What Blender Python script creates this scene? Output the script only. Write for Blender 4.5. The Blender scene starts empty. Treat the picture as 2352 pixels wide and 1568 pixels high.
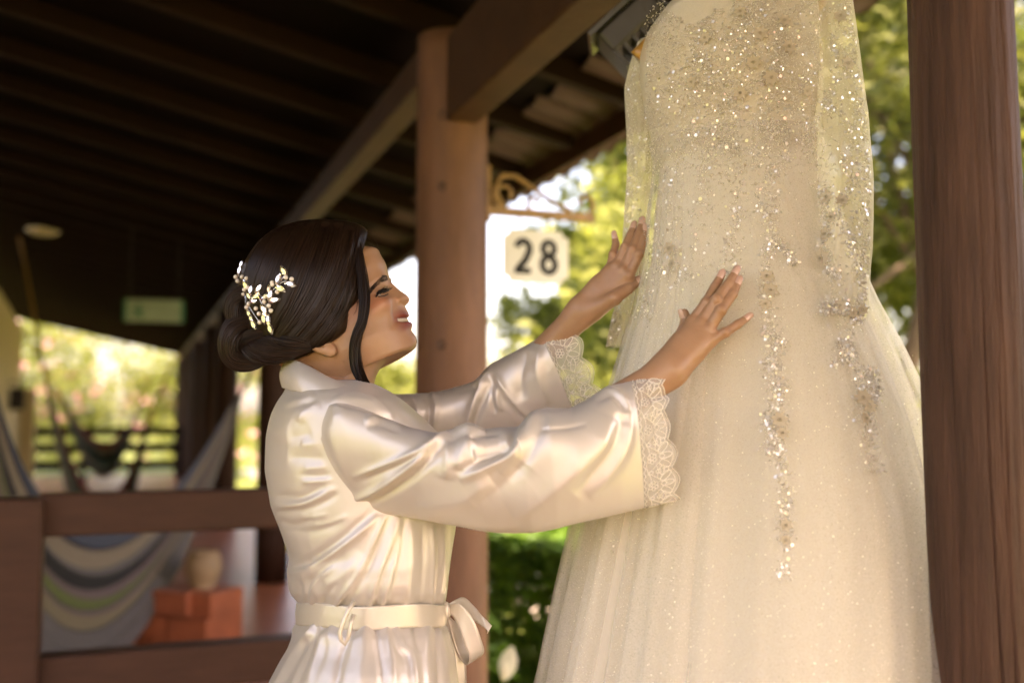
import bpy, bmesh, math, random, zlib, base64
import numpy as np
from mathutils import Vector, Matrix
scene = bpy.context.scene
COL = scene.collection
rad = math.radians
# ------------------------------------------------------------------ camera
PITCH = rad(4.30)
CAMZ = 1.26
cam_d = bpy.data.cameras.new('camera')
cam = bpy.data.objects.new('camera', cam_d); COL.objects.link(cam)
cam.location = (0, 0, CAMZ); cam.rotation_euler = (rad(90) + PITCH, 0, 0)
cam_d.lens = 35.0; cam_d.sensor_width = 36.0; cam_d.clip_start = 0.05; cam_d.clip_end = 2000
cam_d.dof.use_dof = True; cam_d.dof.focus_distance = 1.52; cam_d.dof.aperture_fstop = 1.8
scene.camera = cam
# ------------------------------------------------------------------ sky and sun
SUN_EL = rad(48); SUN_AZ = rad(150)          # azimuth from +Y towards +X
w = bpy.data.worlds.new('World'); scene.world = w; w.use_nodes = True
wn = w.node_tree; bg = wn.nodes['Background']
sky = wn.nodes.new('ShaderNodeTexSky'); sky.sky_type = 'NISHITA'; sky.sun_disc = False
sky.sun_elevation = SUN_EL; sky.sun_rotation = SUN_AZ
sky.dust_density = 2.5; sky.ozone_density = 1.0
wn.links.new(sky.outputs[0], bg.inputs[0]); bg.inputs[1].default_value = 0.15
sun_d = bpy.data.lights.new('sun', 'SUN'); sun_d.energy = 5.0; sun_d.angle = rad(0.6); sun_d.color = (1, 0.93, 0.82)
sun = bpy.data.objects.new('sun', sun_d); COL.objects.link(sun)
to_sun = Vector((math.sin(SUN_AZ) * math.cos(SUN_EL), math.cos(SUN_AZ) * math.cos(SUN_EL), math.sin(SUN_EL)))
sun.rotation_euler = to_sun.to_track_quat('Z', 'Y').to_euler(); sun.location = (4, 3, 8)
vs = scene.view_settings
vs.view_transform = 'Standard'; vs.look = 'None'; vs.gamma = 1.0; vs.exposure = 2.28
vs.use_white_balance = True; vs.white_balance_temperature = 8900; vs.white_balance_tint = 30
scene.render.engine = 'CYCLES'
cy = scene.cycles
cy.use_adaptive_sampling = True; cy.adaptive_threshold = 0.03; cy.use_denoising = True; cy.denoiser = 'OPENIMAGEDENOISE'
cy.max_bounces = 7; cy.transparent_max_bounces = 14; cy.diffuse_bounces = 4; cy.glossy_bounces = 4; cy.transmission_bounces = 6
cy.caustics_reflective = False; cy.caustics_refractive = False; cy.sample_clamp_indirect = 6.0
# ------------------------------------------------------------------ frames of reference
FPX = 2286.67                                # focal length in pixels of a 2352 px wide picture
CT, ST = math.cos(PITCH), math.sin(PITCH)
def P(px, py, Y):                            # the world point seen at a picture point, at depth Y in front of the camera
    u = (px - 1176) / FPX; v = (784 - py) / FPX
    d = (u, CT - v * ST, ST + v * CT); s = Y / d[1]
    return Vector((d[0] * s, Y, CAMZ + d[2] * s))
PHI = math.atan2(873, FPX)
CD = Vector((-math.sin(PHI), math.cos(PHI), 0)); GD = Vector((math.cos(PHI), math.sin(PHI), 0))
def W(t, L, z=0.0):                          # along the veranda, across it (towards the garden), up
    return CD * t + GD * L + Vector((0, 0, z))
rng = np.random.default_rng(7); random.seed(7)
# ------------------------------------------------------------------ materials
MATS = {}
def nodes_of(name):
    m = bpy.data.materials.new(name); m.use_nodes = True
    nt = m.node_tree; b = nt.nodes['Principled BSDF']; MATS[name] = m
    return m, nt, b
def N(nt, kind, **kw):
    n = nt.nodes.new(kind)
    for k, v in kw.items():
        if k.startswith('i_'): n.inputs[int(k[2:]) if k[2:].isdigit() else k[2:].replace('_', ' ')].default_value = v
        else: setattr(n, k, v)
    return n
def c4(c): return (c[0], c[1], c[2], 1)
def pmat(name, col, rough=0.5, var=0.25, scale=6.0, bump=0.0, bscale=40.0, stretch=(1, 1, 1), spec=0.5, metal=0.0, col2=None, **extra):
    m, nt, b = nodes_of(name); L = nt.links
    b.inputs['Roughness'].default_value = rough; b.inputs['Metallic'].default_value = metal
    b.inputs['Specular IOR Level'].default_value = spec
    tc = N(nt, 'ShaderNodeTexCoord'); mp = N(nt, 'ShaderNodeMapping'); mp.inputs['Scale'].default_value = stretch
    L.new(tc.outputs['Object'], mp.inputs['Vector'])
    nz = N(nt, 'ShaderNodeTexNoise', i_Scale=scale, i_Detail=6.0, i_Roughness=0.6); L.new(mp.outputs[0], nz.inputs['Vector'])
    cr = N(nt, 'ShaderNodeValToRGB')
    c2 = col2 or tuple(c * (1 - var) for c in col)
    cr.color_ramp.elements[0].position = 0.3; cr.color_ramp.elements[0].color = c4(c2)
    cr.color_ramp.elements[1].position = 0.7; cr.color_ramp.elements[1].color = c4(tuple(min(1, c * (1 + var * 0.5)) for c in col))
    L.new(nz.outputs['Fac'], cr.inputs[0]); L.new(cr.outputs[0], b.inputs['Base Color'])
    if bump:
        n2 = N(nt, 'ShaderNodeTexNoise', i_Scale=bscale, i_Detail=5.0, i_Roughness=0.65); L.new(mp.outputs[0], n2.inputs['Vector'])
        bp = N(nt, 'ShaderNodeBump', i_Strength=bump, i_Distance=0.01); L.new(n2.outputs['Fac'], bp.inputs['Height']); L.new(bp.outputs[0], b.inputs['Normal'])
    for k, v in extra.items(): b.inputs[k.replace('_', ' ')].default_value = v
    return m
# ------------------------------------------------------------------ mesh helpers
def link(name, me, mat=None, parent=None, smooth=True):
    o = bpy.data.objects.new(name, me); COL.objects.link(o)
    if mat is not None:
        for mm in (mat if isinstance(mat, (list, tuple)) else [mat]): me.materials.append(mm)
    if smooth and len(me.polygons): me.polygons.foreach_set('use_smooth', [True] * len(me.polygons))
    if parent is not None: o.parent = parent
    return o
def mesh(name, V, F, mat=None, parent=None, smooth=True):
    me = bpy.data.meshes.new(name); me.from_pydata([tuple(v) for v in V], [], [tuple(int(i) for i in f) for f in F]); me.update()
    return link(name, me, mat, parent, smooth)
def tag(o, label=None, cat=None, group=None, kind=None):
    if label: o['label'] = label
    if cat: o['category'] = cat
    if group: o['group'] = group
    if kind: o['kind'] = kind
    return o
def empty(name, loc=(0, 0, 0), label=None, cat=None, group=None):
    o = bpy.data.objects.new(name, None); COL.objects.link(o); o.location = loc; o.empty_display_size = 0.1
    return tag(o, label, cat, group)
class MB:                                    # collects shapes into one mesh
    def __init__(s): s.V = []; s.F = []; s.n = 0
    def add(s, V, F):
        s.V.extend([tuple(v) for v in V]); s.F.extend([tuple(int(i) + s.n for i in f) for f in F]); s.n += len(V); return s
    def box(s, o, a, b, c):                  # centre and three half axes
        o, a, b, c = Vector(o), Vector(a), Vector(b), Vector(c)
        V = [o + i * a + j * b + k * c for i in (-1, 1) for j in (-1, 1) for k in (-1, 1)]
        F = [(0, 1, 3, 2), (4, 6, 7, 5), (0, 4, 5, 1), (2, 3, 7, 6), (0, 2, 6, 4), (1, 5, 7, 3)]
        if a.cross(b).dot(c) < 0: F = [f[::-1] for f in F]
        return s.add(V, F)
    def tube(s, pts, r, n=6, cap=True, up=None):
        pts = [Vector(p) for p in pts]; m = len(pts)
        rs = [r] * m if not hasattr(r, '__len__') else list(r)
        V = []; F = []; pv = None
        for i in range(m):
            d = (pts[min(i + 1, m - 1)] - pts[max(i - 1, 0)]).normalized()
            if pv is None:
                pv = d.orthogonal().normalized() if up is None else (Vector(up) - d * d.dot(Vector(up))).normalized()
            pv = (pv - d * d.dot(pv)); pv = pv.normalized() if pv.length > 1e-6 else d.orthogonal().normalized()
            q = d.cross(pv)
            for k in range(n):
                a = 2 * math.pi * k / n
                V.append(pts[i] + (pv * math.cos(a) + q * math.sin(a)) * rs[i])
        for i in range(m - 1):
            for k in range(n):
                F.append((i * n + k, i * n + (k + 1) % n, (i + 1) * n + (k + 1) % n, (i + 1) * n + k))
        if cap: F.append(tuple(range(n))[::-1]); F.append(tuple((m - 1) * n + k for k in range(n)))
        return s.add(V, F)
    def grid(s, G, closed_u=False, closed_v=False, flip=False):   # G: array (nu, nv, 3)
        G = np.asarray(G); nu, nv = G.shape[:2]; F = []
        for i in range(nu if closed_u else nu - 1):
            for j in range(nv if closed_v else nv - 1):
                i2, j2 = (i + 1) % nu, (j + 1) % nv
                f = (i * nv + j, i2 * nv + j, i2 * nv + j2, i * nv + j2)
                F.append(f[::-1] if flip else f)
        return s.add(G.reshape(-1, 3), F)
    def build(s, name, mat=None, parent=None, smooth=True):
        return mesh(name, s.V, s.F, mat, parent, smooth)
def bevel(o, wd=0.006, seg=2):
    m = o.modifiers.new('bevel', 'BEVEL'); m.width = wd; m.segments = seg; m.limit_method = 'ANGLE'; return o
def subsurf(o, lv=1):
    m = o.modifiers.new('subdivision', 'SUBSURF'); m.levels = lv; m.render_levels = lv; return o
def beam(name, a, b, wd, ht, mat, parent=None, bev=0.008, up=(0, 0, 1)):    # a squared timber from a to b, ht along up
    a, b = Vector(a), Vector(b); d = (b - a); l = d.length; d.normalize()
    u = Vector(up); u = (u - d * d.dot(u)).normalized(); s = d.cross(u)
    n = max(1, int(l / 0.5)); mb = MB(); G = []
    for i in range(n + 1):
        p = a + d * (l * i / n)
        G.append([p + s * wd / 2 + u * ht / 2, p - s * wd / 2 + u * ht / 2, p - s * wd / 2 - u * ht / 2, p + s * wd / 2 - u * ht / 2])
    mb.grid(np.array([[list(q) for q in r] for r in G]), closed_v=True)
    mb.F.append((3, 2, 1, 0)[::-1]); k = n * 4; mb.F.append((k, k + 1, k + 2, k + 3)[::-1])
    o = mb.build(name, mat, parent, smooth=False)
    bm = bmesh.new(); bm.from_mesh(o.data); bmesh.ops.recalc_face_normals(bm, faces=bm.faces); bm.to_mesh(o.data); bm.free()
    if bev: bevel(o, bev)
    return o
def pynoise(p, s=1.0):
    from mathutils import noise
    return noise.noise(Vector(p) * s)
# ================================================================== materials of the place
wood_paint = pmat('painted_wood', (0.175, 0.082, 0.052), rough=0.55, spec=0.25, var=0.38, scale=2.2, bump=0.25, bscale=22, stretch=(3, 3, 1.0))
wood_log = pmat('log_wood', (0.092, 0.042, 0.026), rough=0.6, spec=0.25, var=0.45, scale=5, bump=0.9, bscale=10, stretch=(9, 9, 0.7))
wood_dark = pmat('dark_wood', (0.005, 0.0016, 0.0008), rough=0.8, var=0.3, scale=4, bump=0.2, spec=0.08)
wood_beam = pmat('beam_wood', (0.060, 0.026, 0.012), rough=0.6, spec=0.2, var=0.25, scale=4, bump=0.25)
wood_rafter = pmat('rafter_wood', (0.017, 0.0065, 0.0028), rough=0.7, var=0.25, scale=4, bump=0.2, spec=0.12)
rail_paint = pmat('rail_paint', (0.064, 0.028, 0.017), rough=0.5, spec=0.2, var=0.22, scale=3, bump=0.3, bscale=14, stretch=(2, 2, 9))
tile_mat = pmat('roof_tile', (0.085, 0.045, 0.036), rough=0.7, var=0.3, scale=9, bump=0.3)
cream_wall = pmat('cream_plaster', (0.62, 0.50, 0.30), rough=0.85, var=0.12, scale=3, bump=0.2)
floor_mat = pmat('terracotta_floor', (0.30, 0.11, 0.06), rough=0.35, var=0.25, scale=4, bump=0.1)
brick_mat = pmat('red_brick', (0.34, 0.095, 0.042), rough=0.6, var=0.3, scale=7, bump=0.3)
mortar = pmat('mortar', (0.34, 0.25, 0.17), rough=0.9)
iron = pmat('bracket_iron', (0.34, 0.19, 0.07), rough=0.5, var=0.4, scale=20, bump=0.3, spec=0.5)
grass_m = pmat('lawn', (0.13, 0.17, 0.028), rough=0.8, var=0.4, scale=2.5, bump=0.5)
knot = pmat('dark_knot', (0.02, 0.012, 0.01), rough=0.7)
wood_far = pmat('far_post_paint', (0.034, 0.0150, 0.0095), rough=0.65, spec=0.15, var=0.25, scale=3, bump=0.2)  # one even, darker brown for the posts beyond the column
def roofz(L): return 2.86 - 0.22 * L
LEAVE, LRIDGE, LPOST = 2.0, -2.6, 1.04
T0, T1 = -6.0, 24.0
# ------------------------------------------------------------------ ground, floor
gs = 260
tag(mesh('ground', [(-gs, -gs, -0.30), (gs, -gs, -0.30), (gs, gs, -0.30), (-gs, gs, -0.30)], [(0, 1, 2, 3)], grass_m), kind='structure')
mb = MB(); mb.box(W((T0 - 2.5 + 23.2) / 2, (-2.7 + 1.45) / 2, -0.15), CD * (23.2 - T0 + 2.5) / 2, GD * (1.45 + 2.7) / 2, (0, 0, 0.15))
tag(mb.build('veranda_floor', floor_mat, smooth=False), kind='structure')
# ------------------------------------------------------------------ the veranda roof
ver = empty('veranda', W(10, 0.5), 'long open veranda roof of dark rafters and beams above the posts', 'veranda')
def vpart(o): o.parent = ver; o.matrix_parent_inverse = Matrix.Translation(-ver.location); return o
def under(o, p):                             # o is built in world space: keep it there under a parent
    o.parent = p; q = p; off = Vector((0, 0, 0))
    o.matrix_parent_inverse = p_world(p).inverted(); return o
def p_world(o):
    m = Matrix.LocRotScale(o.location, o.rotation_euler, o.scale)
    return (p_world(o.parent) @ o.matrix_parent_inverse @ m) if o.parent else m
mb = MB()
for k in range(1):
    V = []
    for L in (LRIDGE, LEAVE - 0.10):
        for t in (T0, T1):
            V += [W(t, L, roofz(L) + 0.09), W(t, L, roofz(L) + 0.12)]
    mb.add(V, [(0, 2, 6, 4), (1, 5, 7, 3), (0, 4, 5, 1), (2, 3, 7, 6), (0, 1, 3, 2), (4, 6, 7, 5)])
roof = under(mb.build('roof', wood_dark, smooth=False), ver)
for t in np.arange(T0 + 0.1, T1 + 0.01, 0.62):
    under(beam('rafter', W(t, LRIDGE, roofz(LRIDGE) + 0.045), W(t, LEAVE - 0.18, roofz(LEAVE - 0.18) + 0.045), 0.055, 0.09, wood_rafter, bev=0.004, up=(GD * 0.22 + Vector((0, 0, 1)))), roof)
# half-round clay tiles along the eave
def eave_tile():
    n = 12; G = []
    for k, yy in enumerate((0.0, 0.02, 0.46)):
        ring = []
        for i in range(n + 1):
            a = math.pi * i / n; r = 0.085 - 0.012 * (k == 2)
            ring.append((math.cos(a) * r, yy, math.sin(a) * r * 0.75))
        for i in range(n, -1, -1):
            a = math.pi * i / n; r = 0.071 - 0.012 * (k == 2)
            ring.append((math.cos(a) * r, yy, math.sin(a) * r * 0.75))
        G.append(ring)
    mb = MB(); mb.grid(np.array(G), closed_v=True); m = 2 * (n + 1)
    for i in range(n): mb.F.append((i + 1, i, m - 1 - i, m - 2 - i))
    me = bpy.data.meshes.new('tile'); me.from_pydata(mb.V, [], mb.F); me.update()
    return me
tm = eave_tile(); tm.materials.append(tile_mat); tm.polygons.foreach_set('use_smooth', [True] * len(tm.polygons))
slope = math.atan(0.22)
mb = MB()
for k, t in enumerate(np.arange(0.2, 17.0, 0.17)):
    for flip in (0, 1):                      # cover tiles and the channel tiles between them
        o = bpy.data.objects.new('tile', tm); COL.objects.link(o)
        L = LEAVE + (0.03 if flip else 0.06) + 0.01 * math.sin(k * 2.3)
        yax = (-GD + Vector((0, 0, 0.22))).normalized(); xax = CD * (1 if not flip else 1)
        zax = xax.cross(yax).normalized()
        if zax.z < 0: xax = -xax; zax = -zax
        if flip: zax = -zax; xax = -xax
        M = Matrix((xax, yax, zax)).transposed().to_4x4()
        M.translation = W(t + (0.085 if flip else 0), L, roofz(L) + (0.115 if flip else 0.105))
        o.parent = roof; o.matrix_parent_inverse = p_world(roof).inverted(); o.matrix_basis = M
under(beam('fascia', W(T0, LEAVE - 0.14, roofz(LEAVE) + 0.045), W(T1, LEAVE - 0.14, roofz(LEAVE) + 0.045), 0.03, 0.10, wood_beam, bev=0.003), ver)
# long beams over the posts: a deep one over the near bay, a slimmer one beyond the column
under(beam('beam', W(1.25, LPOST, 2.42), W(3.36, LPOST, 2.42), 0.11, 0.30, wood_beam), ver)
under(beam('beam', W(3.40, LPOST - 0.02, 2.56), W(23.5, LPOST - 0.02, 2.56), 0.11, 0.13, wood_beam), ver)
# ------------------------------------------------------------------ posts
def post(name, t, L, r, z0, z1, mat, label, lean=0.0, rough_amp=0.0, knots=(), grp=None, seg=28, rings=40, cracks=()):
    base = W(t, L, z0); e = empty(name, base, label, 'post', grp)
    mb = MB(); G = []
    for i in range(rings + 1):
        z = (z1 - z0) * i / rings; ring = []
        for k in range(seg):
            a = 2 * math.pi * k / seg
            rr = r * (1 + 0.03 * (1 - i / rings)) * (1 + rough_amp * pynoise((math.cos(a) * 1.6, math.sin(a) * 1.6, z * 1.1 + t)) + rough_amp * 0.35 * pynoise((math.cos(a) * 7, math.sin(a) * 7, z * 1.7 + t)))
            for (ca_, w_, dp, ph) in cracks:
                da = (a - ca_ - 0.10 * math.sin(z * 1.7 + ph) - 0.03 * math.sin(z * 9 + ph) + math.pi) % (2 * math.pi) - math.pi
                rr -= r * dp * math.exp(-(da / w_) ** 2) * (0.35 + 0.65 * max(0, math.sin(z * 2.1 + ph * 3)))
            ring.append((math.cos(a) * rr + lean * z, math.sin(a) * rr, z))
        G.append(ring)
    mb.grid(np.array(G), closed_v=True, flip=True); mb.F.append(tuple(range(seg))[::-1]); mb.F.append(tuple(rings * seg + k for k in range(seg)))
    mb.build('shaft', mat, e)
    for (a, z) in knots:
        kb = MB(); d = Vector((math.cos(a), math.sin(a), 0)); s = d.cross(Vector((0, 0, 1)))
        c = d * (r * 1.012) + Vector((0, 0, z - z0))
        kb.add([c - d * 0.006] + [c + d * 0.003 + (s * math.cos(q) + Vector((0, 0, 1.25)) * math.sin(q)) * 0.0135 for q in np.linspace(0, 2 * math.pi, 9)[:-1]],
               [(0, 1 + i, 1 + (i + 1) % 8) for i in range(8)])
        kb.build('bolt_hole', knot, e)
    return e
va = math.atan2(-1, 0.08)
post('wooden_column', 3.32, LPOST, 0.125, 0, 2.60, wood_paint, 'thick round brown painted column carrying the number sign bracket', knots=[(va - 0.28, 2.29), (va - 0.28, 2.04), (va - 0.28, 1.50)], rough_amp=0.02)
post('wooden_post', 1.005, LPOST + 0.008, 0.0655, 0, 2.62, wood_log, 'rough dark log post beside the hanging dress at the right edge', rough_amp=0.06, lean=-0.007, seg=260, rings=80, cracks=[(-1.9, .014, .06, 0), (-1.45, .011, .045, 2), (-2.4, .011, .04, 4), (-1.15, .015, .05, 1), (-0.8, .012, .04, 3), (-2.75, .012, .04, 5), (-1.68, .008, .03, 6)])
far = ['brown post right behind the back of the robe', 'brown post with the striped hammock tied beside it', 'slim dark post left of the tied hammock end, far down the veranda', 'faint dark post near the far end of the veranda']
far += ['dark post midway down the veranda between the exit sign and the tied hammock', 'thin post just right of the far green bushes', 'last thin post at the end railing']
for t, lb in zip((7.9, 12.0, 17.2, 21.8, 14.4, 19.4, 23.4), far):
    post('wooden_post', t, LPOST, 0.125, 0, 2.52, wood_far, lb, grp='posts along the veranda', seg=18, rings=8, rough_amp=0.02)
# ------------------------------------------------------------------ near railing
rl = empty('railing', W(3.32, -0.296), 'brown wooden railing of two broad rails behind the woman', 'railing')
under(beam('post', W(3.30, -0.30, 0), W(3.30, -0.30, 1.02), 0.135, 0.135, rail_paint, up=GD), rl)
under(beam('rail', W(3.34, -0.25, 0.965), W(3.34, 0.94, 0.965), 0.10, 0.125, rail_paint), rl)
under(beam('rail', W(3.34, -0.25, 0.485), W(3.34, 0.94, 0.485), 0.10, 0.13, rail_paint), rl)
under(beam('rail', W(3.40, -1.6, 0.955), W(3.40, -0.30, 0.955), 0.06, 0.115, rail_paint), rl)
# far railing closing the veranda
fr = empty('railing', W(20.5, -0.5), 'dark plank railing closing the far end of the veranda', 'railing')
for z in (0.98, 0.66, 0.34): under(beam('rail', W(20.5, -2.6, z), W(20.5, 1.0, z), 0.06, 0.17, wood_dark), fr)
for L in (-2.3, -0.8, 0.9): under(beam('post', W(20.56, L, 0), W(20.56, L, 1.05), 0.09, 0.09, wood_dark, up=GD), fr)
# ------------------------------------------------------------------ cream wall on the house side
hw = empty('house_wall', W(12, -1.75), 'cream plastered house wall at the left edge of the picture', 'wall')
V = [W(2.5, -1.62, 0), W(17.3, -1.62, 0), W(17.3, -1.62, 2.62), W(14.2, -1.62, 2.88), W(2.5, -1.62, 3.16)]
V2 = [v - GD * 0.25 for v in V]
mb = MB(); mb.add(V + V2, [(0, 1, 2, 3, 4), (9, 8, 7, 6, 5)] + [(i, i + 5, (i + 1) % 5 + 5, (i + 1) % 5) for i in range(5)])
under(mb.build('wall', cream_wall, smooth=False), hw)
pl = MB(); pl.box(W(17.2, -1.50, 0.85), CD * 0.10, GD * 0.10, (0, 0, 0.85)); under(bevel(pl.build('pilaster', cream_wall, smooth=False)), hw)
# a dark lantern on the wall
lt = empty('wall_lantern', W(15.6, -1.5, 1.5), 'small dark lantern on the cream wall at far left', 'lantern')
a = MB(); a.box((0, 0, 0), CD * 0.09, GD * 0.09, (0, 0, 0.15)); a.build('housing', knot, lt, smooth=False)
a = MB(); a.tube([Vector((0, 0, 0.15)), Vector((0, 0, 0.24)), Vector(-GD * 0.11 + Vector((0, 0, 0.24)))], 0.015); a.build('arm', knot, lt)
# ------------------------------------------------------------------ sign bracket and number sign
bk = empty('sign_bracket', W(3.32, 1.17, 1.995), 'scrolled rusty iron bracket on the column holding the number sign', 'bracket')
def bp(s, z, off=0): return GD * s + Vector((0, 0, z)) + CD * off
a = MB(); a.box(bp(0.21, 0), GD * 0.215, CD * 0.010, (0, 0, 0.015)); a.build('bar', iron, bk, smooth=False)
a = MB(); a.box(bp(0.004, 0.06), GD * 0.006, CD * 0.018, (0, 0, 0.10)); a.build('wall_plate', iron, bk, smooth=False)
def spiral(cx, cz, r0, r1, a0, a1, n=26): return [bp(cx + math.cos(q) * (r0 + (r1 - r0) * k / (n - 1)), cz + math.sin(q) * (r0 + (r1 - r0) * k / (n - 1))) for k, q in enumerate(np.linspace(a0, a1, n))]
a = MB(); a.tube(spiral(0.075, 0.062, 0.012, 0.058, -0.5, 4.6) + [bp(0.03, 0.085), bp(0.06, 0.132), bp(0.11, 0.135), bp(0.17, 0.10), bp(0.25, 0.052), bp(0.33, 0.022)], 0.0085); a.build('scroll', iron, bk)
a = MB(); a.tube(spiral(0.19, 0.040, 0.010, 0.040, 0.2, 5.0), 0.0078); a.build('scroll', iron, bk)
a = MB(); a.tube(spiral(0.385, 0.055, 0.014, 0.048, 3.6, -2.2), 0.0078); a.build('scroll', iron, bk)
white_sign = pmat('sign_white', (0.88, 0.87, 0.85), rough=0.45, var=0.08, scale=14)
black_p = pmat('sign_black', (0.012, 0.014, 0.016), rough=0.5)
sg = empty('number_sign', W(3.32, 1.36, 1.838), 'white clipped-corner plate with the number 28 hanging under the bracket', 'sign')
sw, sh, cc = 0.120, 0.096, 0.025
# the plate hangs from two wires and is turned a little towards the camera
sx = (GD * 0.97 - CD * 0.20).normalized(); sn = Vector((0, 0, 1)).cross(sx)
tilt = 0.035
def sp(x, z, o=0.0): return sx * x + Vector((0, 0, z - tilt * x)) + sn * o
out = []
for (cx, cz, a0) in ((sw, sh, 180), (-sw, sh, 270), (-sw, -sh, 0), (sw, -sh, 90)):
    arc = [(cx + cc * math.cos(rad(q)), cz + cc * math.sin(rad(q))) for q in (a0 + 90, a0 + 60, a0 + 30, a0)] if False else None
    pts = {(1, 1): [(sw, sh - cc), (sw - cc * .75, sh - cc * .75), (sw - cc, sh)], (-1, 1): [(-sw + cc, sh), (-sw + cc * .75, sh - cc * .75), (-sw, sh - cc)],
           (-1, -1): [(-sw, -sh + cc), (-sw + cc * .75, -sh + cc * .75), (-sw + cc, -sh)], (1, -1): [(sw - cc, -sh), (sw - cc * .75, -sh + cc * .75), (sw, -sh + cc)]}[(int(np.sign(cx)), int(np.sign(cz)))]
    out += pts
n = len(out); fs = -1
a = MB(); a.add([sp(x, z, 0.005) for x, z in out] + [sp(x, z, -0.005) for x, z in out], [tuple(range(n)), tuple(range(2 * n - 1, n - 1, -1))] + [(i, i + n, (i + 1) % n + n, (i + 1) % n) for i in range(n)])
o = a.build('plate', white_sign, sg, smooth=False)
bm = bmesh.new(); bm.from_mesh(o.data); bmesh.ops.recalc_face_normals(bm, faces=bm.faces); bm.to_mesh(o.data); bm.free()
nn = sx.cross(Vector((0, 0, 1)))
def stroke(path, wd, closed=False):          # a flat painted stroke lying on the plate
    pts = [Vector((x, z)) for x, z in path]; n_ = len(pts); V = []
    for i in range(n_):
        q0, q1 = (pts[(i - 1) % n_], pts[(i + 1) % n_]) if closed else (pts[max(i - 1, 0)], pts[min(i + 1, n_ - 1)])
        d_ = (q1 - q0).normalized(); pe = Vector((-d_.y, d_.x))
        for h_ in (-wd / 2, wd / 2):
            q = pts[i] + pe * h_; V.append(sp(q.x, q.y) + nn * 0.0062)
    F = [(2 * i, 2 * i + 1, (2 * i + 3) % (2 * n_), (2 * i + 2) % (2 * n_)) for i in range(n_ if closed else n_ - 1)]
    return V, F
def ell(cx, cz, rx, rz, a0, a1, n_=20): return [(cx + rx * math.cos(rad(q)), cz + rz * math.sin(rad(q))) for q in np.linspace(a0, a1, n_)]
a = MB(); a.add(*stroke(ell(-0.047, 0.026, 0.023, 0.029, 170, -28, 16) + [(-0.040, -0.017), (-0.058, -0.038), (-0.069, -0.0565)], 0.0245)); a.add(*stroke([(-0.080, -0.054), (-0.019, -0.054)], 0.0225)); a.build('digit', black_p, sg, smooth=False)
a = MB(); a.add(*stroke(ell(0.047, 0.031, 0.0205, 0.0245, 0, 360, 28)[:-1], 0.0225, True)); a.add(*stroke(ell(0.047, -0.027, 0.0235, 0.0285, 0, 360, 28)[:-1], 0.0235, True)); a.build('digit', black_p, sg, smooth=False)
for x in (-0.06, 0.05):
    a = MB(); a.tube([sp(x, sh - 0.008), sp(x, 0.157)], 0.0032, n=5); a.build('wire', iron, sg)
# ------------------------------------------------------------------ flood lamp under the beam
lm_m = pmat('lamp_grey_metal', (0.05, 0.045, 0.04), rough=0.45, metal=0.6)
lm_g = pmat('lamp_glass', (0.07, 0.065, 0.06), rough=0.2)
fl = empty('flood_lamp', P(1452, 62, 2.05), 'grey finned flood lamp with a black cable under the roof behind the dress', 'lamp')
ax = Vector((0.62, -0.10, 0.55)).normalized(); bx_ = Vector((0.15, 0.98, 0.1)); bx_ = (bx_ - ax * ax.dot(bx_)).normalized(); cx_ = ax.cross(bx_)
a = MB(); a.box((0, 0, 0), ax * 0.075, bx_ * 0.06, cx_ * 0.028); bevel(a.build('housing', lm_m, fl, smooth=False), 0.008)
for k in range(7):
    a = MB(); a.box(ax * (-0.07 + 0.0235 * k) - cx_ * 0.045, ax * 0.004, bx_ * 0.055, cx_ * 0.022); a.build('cooling_fin', lm_m, fl, smooth=False)
a = MB(); a.box(cx_ * 0.033, ax * 0.09, bx_ * 0.07, cx_ * 0.005); a.build('glass', lm_g, fl, smooth=False)
a = MB(); a.tube([ax * 0.06 - bx_ * 0.07, ax * 0.07 - bx_ * 0.075 - cx_ * 0.06, ax * 0.07 - cx_ * 0.13, ax * 0.07 + bx_ * 0.075 - cx_ * 0.06, ax * 0.06 + bx_ * 0.07], 0.006); a.build('mounting_bracket', lm_m, fl)
a = MB(); a.tube([-ax * 0.02 - cx_ * 0.03, -ax * 0.03 - cx_ * 0.09, ax * 0.04 - cx_ * 0.16, ax * 0.16 - cx_ * 0.12, ax * 0.3 - cx_ * 0.10], 0.006); a.build('cable', knot, fl)
# ------------------------------------------------------------------ ceiling lamp and exit sign
dl = empty('ceiling_lamp', W(10.5, -0.84, roofz(-0.84) - 0.035), 'round cream ceiling lamp high up at the left', 'lamp')
def disc(r, h, n=28): return np.array([[(math.cos(q) * rr, math.sin(q) * rr, z) for q in np.linspace(0, 2 * math.pi, n, endpoint=False)] for rr, z in ((0.001, 0), (r * .7, 0.002), (r, h * .5), (r, h))])
a = MB(); a.grid(disc(0.15, 0.05), closed_v=True); a.build('shade', pmat('lamp_shade', (0.75, 0.62, 0.42), rough=0.5), dl)
a = MB(); a.box((0, 0, 0.06), (0.10, 0, 0), (0, 0.10, 0), (0, 0, 0.02)); a.build('base', wood_dark, dl, smooth=False)
es = empty('exit_sign', P(354, 714, 8.6), 'pale green exit sign hanging far down the dark veranda', 'sign')
eg = pmat('exit_pale', (0.42, 0.58, 0.48), rough=0.5); eg2 = pmat('exit_green', (0.03, 0.30, 0.17), rough=0.5)
ex, en = Vector((0.97, 0.24, 0)).normalized(), Vector((0.24, -0.97, 0)).normalized()
a = MB(); a.box((0, 0, 0), ex * 0.245, en * 0.012, (0, 0, 0.097)); a.build('panel', eg, es, smooth=False)
a = MB(); a.box(ex * 0.235 + en * 0.016, ex * 0.012, en * 0.003, (0, 0, 0.097)); a.build('border', eg2, es, smooth=False)
a = MB(); a.box(-ex * 0.235 + en * 0.016, ex * 0.012, en * 0.003, (0, 0, 0.097)); a.build('border', eg2, es, smooth=False)
a = MB()                                     # running figure
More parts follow.
